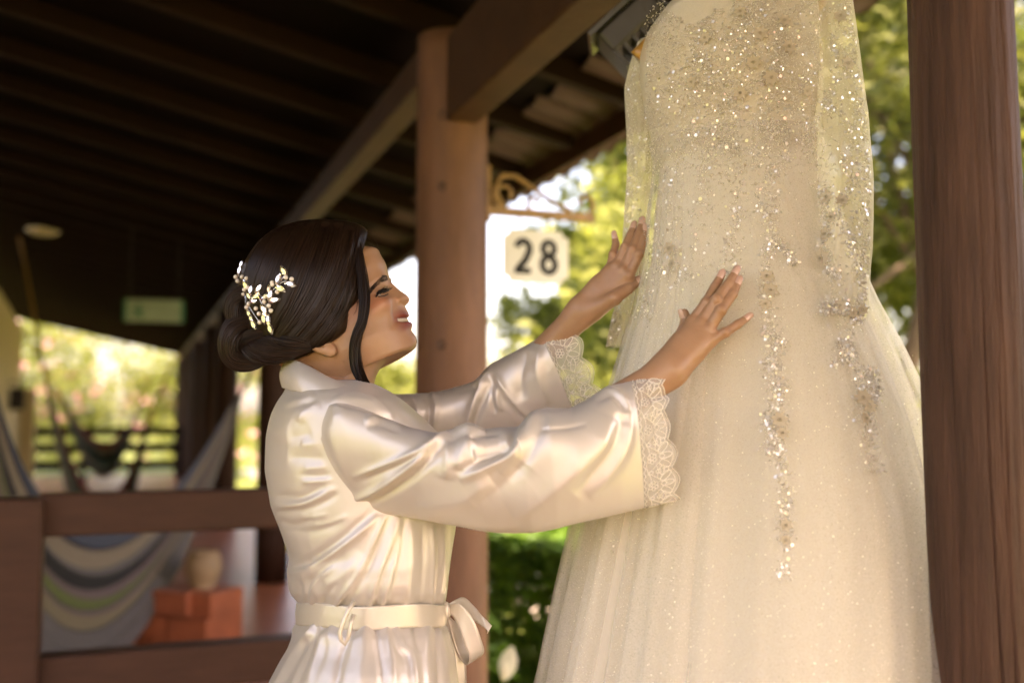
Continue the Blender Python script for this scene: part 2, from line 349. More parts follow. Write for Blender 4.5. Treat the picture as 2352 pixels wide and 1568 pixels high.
for (x0, z0, x1, z1, r) in ((-.13, .005, -.115, -.03, .02), (-.115, -.03, -.09, -.07, .011), (-.13, -.02, -.165, -.055, .011), (-.13, .01, -.095, .0, .009), (-.13, .01, -.165, .0, .009)):
    a.tube([ex * x0 + Vector((0, 0, z0)) + en * 0.014, ex * x1 + Vector((0, 0, z1)) + en * 0.014], r, n=6)
a.tube([ex * -.125 + Vector((0, 0, .04)) + en * .012, ex * -.125 + Vector((0, 0, .04)) + en * .02], 0.017, n=10); a.build('pictogram', eg2, es)
for s in (-0.2, 0.2):
    a = MB(); a.tube([ex * s + Vector((0, 0, 0.09)), ex * s + Vector((0, 0, 0.78))], 0.006, n=5); a.build('hanger_rod', knot, es)
# ================================================================== garden
def fast_mesh(name, V, F, mat=None, parent=None, smooth=False):
    V = np.asarray(V, np.float32); F = np.asarray(F, np.int32); k = F.shape[1]
    me = bpy.data.meshes.new(name); me.vertices.add(len(V)); me.vertices.foreach_set('co', V.ravel())
    me.loops.add(F.size); me.loops.foreach_set('vertex_index', F.ravel())
    me.polygons.add(len(F)); me.polygons.foreach_set('loop_start', np.arange(0, F.size, k, dtype=np.int32))
    me.update(calc_edges=True); me.validate()
    return link(name, me, mat, parent, smooth)
def leaf_mat(name, c1, c2, trans=0.45, rough=0.6):
    m, nt, b = nodes_of(name); L = nt.links
    g = N(nt, 'ShaderNodeNewGeometry'); cr = N(nt, 'ShaderNodeValToRGB')
    cr.color_ramp.elements[0].color = c4(c1); cr.color_ramp.elements[1].color = c4(c2)
    L.new(g.outputs['Random Per Island'], cr.inputs[0]); L.new(cr.outputs[0], b.inputs['Base Color']); b.inputs['Roughness'].default_value = rough
    tr = N(nt, 'ShaderNodeBsdfTranslucent'); hs = N(nt, 'ShaderNodeHueSaturation', i_Value=1.5, i_Saturation=1.1); L.new(cr.outputs[0], hs.inputs['Color']); L.new(hs.outputs[0], tr.inputs[0])
    mx = N(nt, 'ShaderNodeMixShader', i_0=trans); L.new(b.outputs[0], mx.inputs[1]); L.new(tr.outputs[0], mx.inputs[2]); L.new(mx.outputs[0], nt.nodes['Material Output'].inputs[0])
    return m
lf_bright = leaf_mat('leaf_bright', (0.115, 0.155, 0.035), (0.29, 0.33, 0.085))
lf_mid = leaf_mat('leaf_mid', (0.07, 0.10, 0.026), (0.20, 0.225, 0.06))
lf_hedge = leaf_mat('leaf_hedge', (0.035, 0.105, 0.012), (0.13, 0.27, 0.03), trans=0.3, rough=0.65)
bark = pmat('bark', (0.12, 0.085, 0.055), rough=0.9, var=0.4, bump=0.6, scale=8)
pink_m = leaf_mat('petal_pink', (0.55, 0.22, 0.32), (0.75, 0.50, 0.52), trans=0.4)
petal_w = leaf_mat('petal_white', (0.75, 0.72, 0.62), (0.8, 0.78, 0.66), trans=0.4)
def leaves(C, size, seed, flat=0.0, aspect=0.45):        # one folded four-cornered leaf at each centre
    r = np.random.default_rng(seed); n = len(C); C = np.asarray(C)
    d = r.normal(size=(n, 3)); d[:, 2] = d[:, 2] * 0.6 - 0.25; d /= np.linalg.norm(d, axis=1)[:, None]
    u = r.normal(size=(n, 3)); u[:, 2] += flat; s = np.cross(d, u); s /= np.linalg.norm(s, axis=1)[:, None] + 1e-9; nn = np.cross(s, d)
    l = (size * r.uniform(0.6, 1.3, n))[:, None]
    V = np.stack([C - d * l * .5, C + s * l * aspect * .5 + nn * l * .08 - d * l * .05, C + d * l * .5, C - s * l * aspect * .5 + nn * l * .08 - d * l * .05], 1).reshape(-1, 3)
    F = np.arange(n * 4).reshape(n, 4)
    return V, F
def crown_points(blobs, n, seed, shell=0.55):
    r = np.random.default_rng(seed); w = np.array([b[1] ** 2 for b in blobs]); w = w / w.sum()
    idx = r.choice(len(blobs), n, p=w); d = r.normal(size=(n, 3)); d /= np.linalg.norm(d, axis=1)[:, None]
    rr = (shell + (1 - shell) * r.random(n)) * (1 + 0.12 * r.normal(size=n))
    C = np.array([list(b[0]) for b in blobs])[idx]; R = np.array([b[1] for b in blobs])[idx]
    return C + d * (R * rr)[:, None] * np.array([1, 1, 0.8])
def tree(base, h, cr, seed, label, lm, n=9000, leaf=0.13, name='tree', group='garden trees', trunk_r=0.11, low=0.35, nb=16):
    r = np.random.default_rng(seed); base = Vector(base)
    e = empty(name, base, label, 'tree', group)
    blobs = []
    mb = MB(); top = Vector((r.normal() * .2, r.normal() * .2, h * 0.62))
    mb.tube([(0, 0, -0.05), (r.normal() * .05, r.normal() * .05, h * .25), top * 0.75, top], [trunk_r, trunk_r * .8, trunk_r * .55, trunk_r * .3], n=9)
    for k in range(nb):
        a = r.uniform(0, 6.28); q = r.uniform(0, 1) ** 0.6; z = h * (low + (0.97 - low) * r.random())
        c = Vector((math.cos(a) * cr * q * 0.8, math.sin(a) * cr * q * 0.8, z)); R = cr * r.uniform(0.28, 0.48)
        blobs.append((c, R))
        st = top * r.uniform(0.5, 0.95)
        mb.tube([st, st * .5 + c * .5 + Vector((0, 0, -0.1)), c], [trunk_r * .35, trunk_r * .2, trunk_r * .08], n=6)
    mb.build('trunk', bark, e)
    V, F = leaves(crown_points(blobs, n, seed), leaf, seed + 1); fast_mesh('crown', V, F, lm, e)
    return e
G0 = -0.30
def gp(px, Y, z=G0): q = P(px, 900, Y); return Vector((q.x, q.y, z))
tree(gp(1600, 8.2), 4.6, 1.7, 11, 'bright yellow green tree behind the left edge of the dress', lf_bright, n=9000, leaf=0.16, low=0.2)
tree(gp(1375, 11.0), 3.7, 1.45, 12, 'low sunlit tree behind the far hand, right of the number sign', lf_bright, n=17000, leaf=0.17, low=0.1, nb=24)
tree(gp(2060, 8.5), 7.0, 2.5, 13, 'tall olive green tree between the dress and the right post', lf_mid, n=12000, leaf=0.16, low=0.15, nb=22)
tree(gp(2360, 9.5), 5.2, 1.9, 14, 'leafy tree showing right of the log post', lf_mid, n=8000, leaf=0.16, low=0.15)
tree(gp(1640, 11.0), 7.0, 2.6, 15, 'round garden tree hidden mostly by the dress', lf_bright, n=11000, leaf=0.18, low=0.12, nb=24)
tree(gp(880, 15.0), 2.4, 1.2, 16, 'small pale tree under the chin of the woman', lf_bright, n=5000, leaf=0.16, low=0.1)
tree(gp(1950, 13.0), 8.5, 2.6, 18, 'tall tree seen through the right sleeve of the dress', lf_mid, n=10000, leaf=0.2, low=0.2, nb=22)
# hedge beside the veranda
def hedge(t0, t1, L0, L1, z1, n, seed, label, lm):
    e = empty('hedge', W((t0 + t1) / 2, (L0 + L1) / 2, G0), label, 'hedge')
    r = np.random.default_rng(seed)
    t = r.uniform(t0, t1, n); L = r.uniform(L0, L1, n); z = r.uniform(G0 + 0.05, z1, n)
    face = r.integers(0, 4, n)
    z = np.where(face < 2, z1 - np.abs(r.normal(0, 0.06, n)) + 0.05 * np.sin(t * 5) * np.cos(L * 7), z)
    L = np.where(face == 2, L0 + np.abs(r.normal(0, 0.06, n)), L); t = np.where(face == 3, t0 + np.abs(r.normal(0, 0.08, n)), t)
    C = np.stack([np.array(list(W(a, b, c) - e.location)) for a, b, c in zip(t, L, z)])
    V, F = leaves(C, 0.072, seed, flat=0.6, aspect=0.6); fast_mesh('crown', V, F, lm, e)
    mb = MB()
    for k in range(14):
        b = W(t0 + (t1 - t0) * (k + .5) / 14, (L0 + L1) / 2 + 0.1 * math.sin(k * 3.1), G0 - 0.03) - e.location
        for j in range(3): mb.tube([b, b + Vector((r.normal() * .08, r.normal() * .08, (z1 - G0) * .5)), b + Vector((r.normal() * .2, r.normal() * .2, (z1 - G0) * .9))], [0.014, 0.01, 0.004], n=5)
    mb.build('trunk', bark, e)
hedge(3.9, 9.5, 1.75, 2.7, 0.66, 42000, 21, 'clipped green hedge along the veranda beside the column', lf_hedge)
# sunlit path behind the hedge
path_m = pmat('path_concrete', (0.55, 0.50, 0.42), rough=0.8, var=0.12, bump=0.2)
mb = MB(); V = [W(2, 3.0, G0 + 0.004), W(30, 3.0, G0 + 0.004), W(30, 5.6, G0 + 0.004), W(2, 5.6, G0 + 0.004)]; mb.add(V, [(3, 2, 1, 0)])
tag(mb.build('path', path_m, smooth=False), kind='structure')
# flowering bushes beyond the end of the veranda
def bush(base, R, h, seed, label, n=8000, flowers=60):
    e = empty('flowering_bush', base, label, 'bush', 'flowering bushes at the far end'); r = np.random.default_rng(seed)
    blobs = [(Vector((r.normal() * R * .5, r.normal() * R * .4, h * (0.15 + 0.7 * r.random()))), R * r.uniform(.3, .5)) for k in range(14)]
    mb = MB()
    for c, q in blobs: mb.tube([(0, 0, -.05), c * .5, c], [0.03, 0.02, 0.008], n=5)
    mb.build('stem', bark, e)
    V, F = leaves(crown_points(blobs, n, seed), 0.15, seed); fast_mesh('foliage', V, F, lf_bright, e)
    C = crown_points(blobs, flowers, seed + 3, shell=0.98); C = np.repeat(C, 9, 0) + r.normal(size=(flowers * 9, 3)) * 0.05
    V, F = leaves(C, 0.12, seed + 4, aspect=0.9); fast_mesh('blossom', V, F, pink_m, e)
for k, (t, L, R, h, lb) in enumerate(((27.5, -2.6, 2.4, 5.2, 'leftmost pink flowering bush at the end of the veranda'), (28.5, -0.6, 2.4, 5.0, 'middle pink flowering bush at the end of the veranda'), (27.8, 1.6, 2.0, 4.2, 'pink flowering bush behind the far posts'))):
    bush(W(t, L, G0), R, h, 31 + k, lb)
# white lily plant below the hedge
lp = empty('lily_plant', W(3.9, 1.62, G0), 'white spathe lily with dark leaves below the hedge', 'plant', None)
def spathe(tip_dir, L=0.13, wd=0.07):
    G = []
    for i in range(9):
        s = i / 8; hw = wd * math.sin(math.pi * min(1, s * 0.92 + 0.06)) ** 0.8
        G.append([(x * hw * .5, 0.025 * (abs(x) ** 1.5) * (1 - s) * 1.4 - 0.012 * s, s * L) for x in np.linspace(-1, 1, 7)])
    return np.array(G)
fp = P(1160, 1527, 3.75) - lp.location
a = MB(); a.grid(spathe(0)); o = subsurf(a.build('spathe', petal_w, lp)); o.location = fp - Vector((0.01, 0, 0.055)); o.rotation_euler = (rad(-8), rad(16), rad(-12))
a = MB(); a.tube([fp + Vector((-0.01, -0.012, -0.05)), fp + Vector((0.004, -0.016, 0.02))], [0.008, 0.005], n=7); a.build('spadix', petal_w, lp)
a = MB(); a.tube([(0, 0, 0), fp * 0.6 + Vector((-.02, 0, 0)), fp + Vector((-0.012, 0, -0.055))], 0.005, n=6); a.build('stem', lf_hedge, lp)
r = np.random.default_rng(5)
for k in range(16):
    an = r.uniform(0, 6.28); ln = r.uniform(.18, .3); d = Vector((math.cos(an), math.sin(an), 0)); b0 = Vector((r.normal() * .05, r.normal() * .05, 0)); hh = r.uniform(0.2, 0.62)
    G = []
    sd = Vector((-d.y, d.x, 0))
    for i in range(7):
        s = i / 6; c = b0 + d * (hh * .3 + ln * s) + Vector((0, 0, hh + 0.10 * math.sin(s * 2.6) - 0.08 * s)); hw = 0.05 * math.sin(math.pi * (0.05 + 0.93 * s))
        G.append([list(c + sd * hw * x + Vector((0, 0, 0.02 * abs(x)))) for x in (-1, 0, 1)])
    a = MB(); a.grid(np.array(G)); a.build('leaf', lf_hedge, lp)
# ================================================================== hammocks
def stripe_mat(name, stops, thread=420):
    m, nt, b = nodes_of(name); L = nt.links
    uv = N(nt, 'ShaderNodeUVMap'); sp_ = N(nt, 'ShaderNodeSeparateXYZ'); L.new(uv.outputs[0], sp_.inputs[0])
    cr = N(nt, 'ShaderNodeValToRGB'); cr.color_ramp.interpolation = 'CONSTANT'; els = cr.color_ramp.elements
    while len(els) < len(stops): els.new(0.5)
    for e_, (p_, c_) in zip(els, stops): e_.position = p_; e_.color = c4(c_)
    L.new(sp_.outputs[1], cr.inputs[0])
    wv = N(nt, 'ShaderNodeTexWave', i_Scale=60.0, i_Distortion=0.5); L.new(uv.outputs[0], wv.inputs['Vector'])
    mx = N(nt, 'ShaderNodeMix', data_type='RGBA', blend_type='MULTIPLY'); mx.inputs['Factor'].default_value = 0.5
    L.new(cr.outputs[0], mx.inputs['A']); L.new(wv.outputs[0], mx.inputs['B']); L.new(mx.outputs['Result'], b.inputs['Base Color'])
    bp_ = N(nt, 'ShaderNodeBump', i_Strength=0.5, i_Distance=0.004); L.new(wv.outputs[0], bp_.inputs['Height']); L.new(bp_.outputs[0], b.inputs['Normal'])
    b.inputs['Roughness'].default_value = 0.9
    return m
def hammock(A, A2, mid, B2, B, width, mat, label, seed, rope_mat, dirw, nf=5, face=0.5):
    """A, B: where the ropes are tied; A2, B2: cloth ends; mid: lowest point of the cloth's middle line."""
    A, A2, mid, B2, B = map(Vector, (A, A2, mid, B2, B))
    e = empty('hammock', Vector((mid.x, mid.y, 0)), label, 'hammock', 'striped hammocks on the veranda'); off = e.location
    ctl = mid * 2 - (A2 + B2) * 0.5
    G = []; nu, nv = 36, 22; dw = Vector(dirw).normalized()
    for i in range(nu + 1):
        s = i / nu; c = A2 * (1 - s) ** 2 + ctl * 2 * s * (1 - s) + B2 * s * s
        open_ = (math.sin(math.pi * (0.04 + 0.92 * s))) ** 0.75
        row = []
        for j in range(nv + 1):
            q = j / nv * 2 - 1
            wob = 0.05 * math.sin(q * nf * 3.0 + seed + s * 2) * open_
            lift = Vector((0, 0, 1)) * (0.42 * width * abs(q) ** 1.6 * open_ * face)
            row.append(list(c + dw * (q * width * 0.5 * open_ + 0.03 * q) + lift + Vector((0, 0, 1)) * wob - off))
        G.append(row)
    mb = MB(); mb.grid(np.array(G)); o = mb.build('cloth', mat, e); uvl = o.data.uv_layers.new(name='UVMap')
    for lp_ in o.data.loops:
        vi = lp_.vertex_index; uvl.data[lp_.index].uv = ((vi // (nv + 1)) / nu, (vi % (nv + 1)) / nv)
    subsurf(o)
    for (E, C_, row) in ((A, A2, G[0]), (B, B2, G[-1])):
        mb = MB()
        kn = C_ + (E - C_) * 0.35
        for j in range(0, nv + 1, 3): mb.tube([Vector(row[j]), (Vector(row[j]) + kn - off) * .5 + Vector((0, 0, -.01)), kn - off], 0.006, n=5)
        mb.tube([kn - off, E - off], 0.016, n=7); mb.build('rope', rope_mat, e)
rope_m = pmat('rope', (0.33, 0.17, 0.05), rough=0.9, var=0.3, scale=30)
rope_dk = pmat('rope_dark', (0.05, 0.045, 0.045), rough=0.9)
cG, cS, cN, cC, cR, cL, cP, cK = (.14, .128, .122), (.07, .085, .118), (.018, .02, .038), (.26, .21, .15), (.20, .018, .016), (.12, .15, .045), (.16, .115, .11), (.022, .021, .02)
h1 = stripe_mat('hammock_stripes_a', [(0, cS), (.09, cN), (.13, cR), (.18, cC), (.30, cG), (.36, cK), (.44, cP), (.52, cL), (.56, cP), (.66, (.22, .18, .11)), (.72, cK), (.78, cG), (.90, cC), (.93, cG)])
h2 = stripe_mat('hammock_stripes_b', [(0, cR), (.14, cC), (.26, (.03, .08, .05)), (.36, cK), (.52, cG), (.62, (.05, .12, .10)), (.68, cC), (.78, cK), (.9, cG)])
hammock(P(-420, 560, 4.3), P(-40, 830, 4.5), P(215, 1372, 4.75), P(535, 952, 6.4), P(600, 800, 7.4), 0.60, h1, 'large striped grey hammock sagging behind the near railing', 1, rope_dk, (0.12, -0.5, -0.86), face=0.0, nf=7)
hammock(P(45, 545, 9.7), P(112, 905, 9.6), P(232, 1215, 9.9), P(340, 970, 10.3), P(395, 830, 10.8), 0.62, h2, 'cream and red striped hammock tied high with an orange rope', 2, rope_m, (0.25, -0.6, -0.75), face=0.0)
hammock(P(60, 760, 15.5), P(150, 930, 15.5), P(235, 1058, 15.8), P(310, 960, 16), P(345, 860, 16.2), 0.6, h2, 'distant small striped hammock near the far railing', 3, rope_m, (0.25, -0.6, -0.75), face=0.0)
# ================================================================== low brick ledge with a pot
bl = empty('brick_ledge', W(8.0, -0.3, 0), 'low orange red brick ledge seen behind the hammock', 'ledge')
bme = bpy.data.meshes.new('brick'); t_ = MB(); t_.box((0, 0, 0), (0.118, 0, 0), (0, 0.055, 0), (0, 0, 0.058)); bme.from_pydata(t_.V, [], t_.F); bme.materials.append(brick_mat)
lp0 = P(290, 1440, 5.3); lp0.z = 0; lp1 = P(486, 1440, 5.1); lp1.z = 0
dl_ = (lp1 - lp0).normalized(); ln_ = (lp1 - lp0).length; nl = Vector((-dl_.y, dl_.x, 0))
rot = math.atan2(dl_.y, dl_.x)
for rw in range(3):
    for k in range(int(ln_ / 0.25) + 1):
        x = 0.12 + k * 0.25 + (0.125 if rw % 2 else 0)
        if x > ln_: continue
        o = bpy.data.objects.new('brick', bme); COL.objects.link(o); o.parent = bl; o.matrix_parent_inverse = p_world(bl).inverted()
        o.location = lp0 + dl_ * (x - .06) + Vector((0, 0, 0.062 + rw * 0.127)) - nl * random.uniform(0, .006); o.rotation_euler = (0, 0, rot)
a = MB(); a.box((lp0 + lp1) / 2 + nl * 0.12 + Vector((0, 0, 0.183)), dl_ * ln_ / 2, nl * 0.13, (0, 0, 0.183)); under(a.build('core', brick_mat, smooth=False), bl)
tc = pmat('terracotta', (0.30, 0.20, 0.11), rough=0.7)
pt = empty('clay_pot', (lp0 + lp1) / 2 + dl_ * 0.10 + nl * 0.14 + Vector((0, 0, 0.368)), 'beige clay pot standing on the brick ledge', 'pot')
prof = [(r_ * .55, z_ * .6) for r_, z_ in ((0.10, 0), (0.14, 0.06), (0.17, 0.16), (0.165, 0.24), (0.13, 0.29), (0.15, 0.31), (0.145, 0.32), (0.12, 0.30))]
a = MB(); a.grid(np.array([[(r_ * math.cos(q), r_ * math.sin(q), z_) for q in np.linspace(0, 2 * math.pi, 24, endpoint=False)] for r_, z_ in prof]), closed_v=True, flip=True)
a.F.append(tuple(range(24))); a.build('body', tc, pt)
a = MB(); a.grid(np.array([[(r_ * math.cos(q), r_ * math.sin(q), 0.171) for q in np.linspace(0, 2 * math.pi, 24, endpoint=False)] for r_ in (0.07, 0.001)]), closed_v=True); a.build('soil', knot, pt)
ob = empty('low_bench', P(285, 1300, 8.6) * 1.0, 'low orange red bench on the floor behind the hammock', 'bench'); ob.location.z = 0
wy = Vector((0.95, 0.3, 0)).normalized(); ny = Vector((-wy.y, wy.x, 0)); orange = pmat('orange_paint', (0.50, 0.13, 0.035), rough=0.5)
a = MB(); a.box((0, 0, 0.24), wy * 0.34, ny * 0.25, (0, 0, 0.05)); a.build('seat', orange, ob, smooth=False)
for sx_ in (-1, 1):
    for sy_ in (-1, 1):
        a = MB(); a.box(wy * 0.28 * sx_ + ny * 0.2 * sy_ + Vector((0, 0, 0.095)), wy * 0.04, ny * 0.04, (0, 0, 0.095)); a.build('leg', orange, ob, smooth=False)
# ================================================================== the woman: robe surfaces
PSI = rad(20)                                # she faces right and a little away from the camera
BODY_Y = 1.60
def interp_rows(rows, n, smooth=2):
    rows = np.array(rows, float)
    d = np.r_[0, np.cumsum(np.hypot(np.diff(rows[:, 0]), np.diff(rows[:, 1])) + 1e-6)]
    x = np.linspace(0, d[-1], n); out = np.stack([np.interp(x, d, rows[:, c]) for c in range(rows.shape[1])], 1)
    for _ in range(smooth): out[1:-1] = out[1:-1] * .5 + (out[:-2] + out[2:]) * .25
    return out
def P_np(px, py, Y):
    u = (px - 1176) / FPX; v = (784 - py) / FPX; dy = CT - v * ST; s = Y / dy
    return np.stack([u * s, Y + 0 * u, CAMZ + (ST + v * CT) * s], -1)
def proj(V):
    x, y, z = V[..., 0], V[..., 1], V[..., 2] - CAMZ
    dep = y * CT + z * ST; up = -y * ST + z * CT
    return 1176 + FPX * x / dep, 784 - FPX * up / dep
def grid_normals(G, closed=True):
    du = np.gradient(G, axis=0); dv = np.roll(G, -1, 1) - np.roll(G, 1, 1) if closed else np.gradient(G, axis=1)
    n = np.cross(du, dv); n /= np.linalg.norm(n, axis=-1, keepdims=True) + 1e-12
    return n
def pl_dist(px, py, pts):                    # signed distance to a polyline and the position along it
    pts = np.array(pts, float)
    t = np.linspace(0, len(pts) - 1, 14 * (len(pts) - 1) + 1); k = np.minimum(t.astype(int), len(pts) - 2); f = (t - k)[:, None]
    p0, p1, p2, p3 = pts[np.maximum(k - 1, 0)], pts[k], pts[k + 1], pts[np.minimum(k + 2, len(pts) - 1)]
    Q = 0.5 * ((2 * p1) + (-p0 + p2) * f + (2 * p0 - 5 * p1 + 4 * p2 - p3) * f ** 2 + (-p0 + 3 * p1 - 3 * p2 + p3) * f ** 3)
    best = np.full(px.shape, 1e9); sgn = np.zeros(px.shape); al = np.zeros(px.shape); m = len(Q) - 1
    for i in range(m):
        a, b = Q[i], Q[i + 1]; ab = b - a; L2 = ab @ ab + 1e-9
        s = np.clip(((px - a[0]) * ab[0] + (py - a[1]) * ab[1]) / L2, 0, 1); dx = px - a[0] - s * ab[0]; dy = py - a[1] - s * ab[1]
        d = np.hypot(dx, dy); w_ = d < best; best = np.where(w_, d, best); sgn = np.where(w_, np.sign(ab[0] * dy - ab[1] * dx), sgn); al = np.where(w_, (i + s) / m, al)
    return best, sgn, al
def add_folds(G, folds, N_=None, gain=1.0):
    """folds: (points on the picture, width px, height mm, side valley -1/0/+1). Pushed out along the cloth's own normals on the side they lie on."""
    N_ = grid_normals(G) if N_ is None else N_
    px, py = proj(G); view = G - np.array([0, 0, CAMZ]); view /= np.linalg.norm(view, axis=-1, keepdims=True)
    face = np.clip(-(N_ * view).sum(-1) * 1.6 + 0.25, 0, 1)
    D = np.zeros(px.shape)
    for f in folds:
        pts, wd, amp, side = f[:4]; ends = f[4] if len(f) > 4 else (1, 1)
        A_ = np.array(pts, float); pad = 4.6 * wd
        sel = (px > A_[:, 0].min() - pad) & (px < A_[:, 0].max() + pad) & (py > A_[:, 1].min() - pad) & (py < A_[:, 1].max() + pad) & (face > 0)
        if not sel.any(): continue
        d, s, al = pl_dist(px[sel], py[sel], pts)
        env = np.ones_like(al)
        if ends[0]: env = env * np.clip(al / 0.22, 0, 1) ** 0.8
        if ends[1]: env = env * np.clip((1 - al) / 0.22, 0, 1) ** 0.8
        r = np.exp(-(d / wd) ** 1.45)
        if side: r = r - 0.62 * np.exp(-((d * s * side - 1.7 * wd) / (wd * 1.05)) ** 2) * (d < 4.5 * wd)
        D[sel] += amp * gain * 0.001 * r * env
    return G + N_ * (D * face)[..., None]
def fnoise(V, s, seed=0):                    # smooth pseudo-random slack
    r = np.random.default_rng(seed + 100); x = V * np.array(s); out = np.zeros(V.shape[:-1])
    for k in range(14):
        d = r.normal(size=3); d *= r.uniform(0.6, 1.9) / np.linalg.norm(d) * 3.0
        out += np.sin((x * d).sum(-1) + r.uniform(0, 6.28)) * 0.2
    return out
TORSO = [(2330, 500, 1140, .30), (2000, 530, 1105, .29), (1750, 562, 1075, .265), (1568, 606, 1055, .235), (1520, 632, 1048, .22), (1490, 652, 1044, .205), (1465, 662, 1038, .195), (1445, 664, 1034, .187), (1430, 676, 1026, .17), (1420, 683, 1021, .163), (1386, 682, 1021, .161), (1376, 672, 1024, .17), (1360, 659, 1027, .182), (1340, 655, 1030, .186),
         (1322, 655, 1032, .186), (1312, 653, 1034, .187), (1300, 654, 1036, .187), (1285, 659, 1038, .185), (1230, 643, 1045, .185), (1160, 622, 1052, .182), (1140, 620, 1052, .182), (1080, 611, 1046, .182), (1000, 609, 1012, .188), (950, 614, 966, .190), (922, 624, 935, .182), (905, 636, 910, .165), (893, 646, 885, .140), (884, 652, 865, .112), (878, 655, 850, .085)]
TN, TM = 330, 250
def torso_grid(n=TN, m=TM):
    rows = interp_rows(TORSO, n, 3); py, xb, xf, B = rows.T
    pb, pf = P_np(xb, py, BODY_Y), P_np(xf, py, BODY_Y); hw = (pf[:, 0] - pb[:, 0]) / 2; c = (pb + pf) / 2
    B = np.minimum(B, hw / math.sin(PSI) * .9); A = np.sqrt(np.maximum(hw ** 2 - (B * math.sin(PSI)) ** 2, .0004)) / math.cos(PSI)
    q = 2 * np.pi * np.arange(m) / m; ca, sa = np.cos(q), np.sin(q); e = 0.92
    fa = np.sign(ca) * np.abs(ca) ** e; la = np.sign(sa) * np.abs(sa) ** e
    fa = A[:, None] * fa; la = B[:, None] * la
    # forward axis (cosPSI, sinPSI), right-hand axis (sinPSI, -cosPSI)
    Yv = c[:, None, 1] + fa * math.sin(PSI) - la * math.cos(PSI); tl = np.interp(py, [880, 1000, 1300, 1500, 2000], [0, .02, .14, .16, .05])[:, None]     # the hips tilt
    return np.stack([c[:, None, 0] + fa * math.cos(PSI) + la * math.sin(PSI), Yv, c[:, None, 2] + tl * (BODY_Y - Yv)], -1)
# top x, top y, bottom x, bottom y, depth, half thickness
SL_NEAR = [(728, 905, 800, 1166, 1.475, .058), (760, 912, 822, 1172, 1.455, .064), (800, 924, 860, 1178, 1.44, .066), (870, 952, 920, 1186, 1.42, .068), (945, 981, 1000, 1199, 1.40, .066), (1005, 996, 1060, 1209, 1.39, .064), (1040, 991, 1090, 1215, 1.385, .066), (1075, 976, 1122, 1220, 1.38, .068), (1113, 990, 1150, 1223, 1.378, .066), (1150, 986, 1190, 1224, 1.375, .066), (1192, 983, 1222, 1224, 1.373, .067), (1222, 947, 1250, 1221, 1.372, .070), (1255, 937, 1280, 1215, 1.37, .071), (1310, 936, 1330, 1202, 1.372, .070), (1355, 912, 1380, 1191, 1.376, .067), (1396, 888, 1428, 1179, 1.38, .064), (1425, 880, 1455, 1172, 1.384, .060), (1447, 874, 1478, 1166, 1.386, .056)]
SL_FAR = [(850, 908, 890, 1060, 1.745, .055), (950, 906, 970, 1045, 1.755, .06), (1000, 902, 1020, 1040, 1.755, .06), (1040, 893, 1060, 1035, 1.755, .06), (1090, 880, 1110, 1030, 1.748, .06), (1128, 838, 1150, 1020, 1.74, .06), (1185, 806, 1235, 990, 1.72, .06), (1243, 772, 1318, 950, 1.70, .055)]
NN, NM = 230, 170
FN, FM = 150, 120
def sleeve_grid(rows, n, m):
    tx, ty, bx, by, Y, hd = interp_rows(rows, n, 2).T
    T_, B_ = P_np(tx, ty, Y), P_np(bx, by, Y); c = (T_ + B_) / 2; v = (T_ - B_) / 2
    q = 2 * np.pi * np.arange(m) / m; up, sd = np.cos(q)[None, :], np.sin(q)[None, :]
    k = hd[:, None] * np.where(up > 0, 0.80 + 0.30 * up, 0.80 + 0.25 * up)
    G = c[:, None, :] + v[:, None, :] * up[..., None]; G = np.broadcast_to(G, (n, m, 3)).copy(); G[..., 1] -= sd * k
    i = np.linspace(0, 1, n)[:, None]; k0 = 1 - 0.24 * np.clip(1 - i / 0.085, 0, 1) ** 2; G = c[:, None, :] + (G - c[:, None, :]) * k0[..., None]
    G[..., 1] += 0.045 * np.clip(1 - i / 0.07, 0, 1) ** 1.6 * np.sign(1.6 - G[..., 1].mean())
    G[..., 0] -= 0.030 * np.clip(sd, 0, 1) ** 2 * np.clip(1 - i / 0.16, 0, 1) ** 1.5
    return G
ARM_NEAR = [P(785, 1035, 1.49), P(1200, 1075, 1.388), P(1529, 856, 1.390)]
ARM_FAR = [P(860, 1000, 1.755), P(1105, 966, 1.768), P(1318, 738, 1.665)]
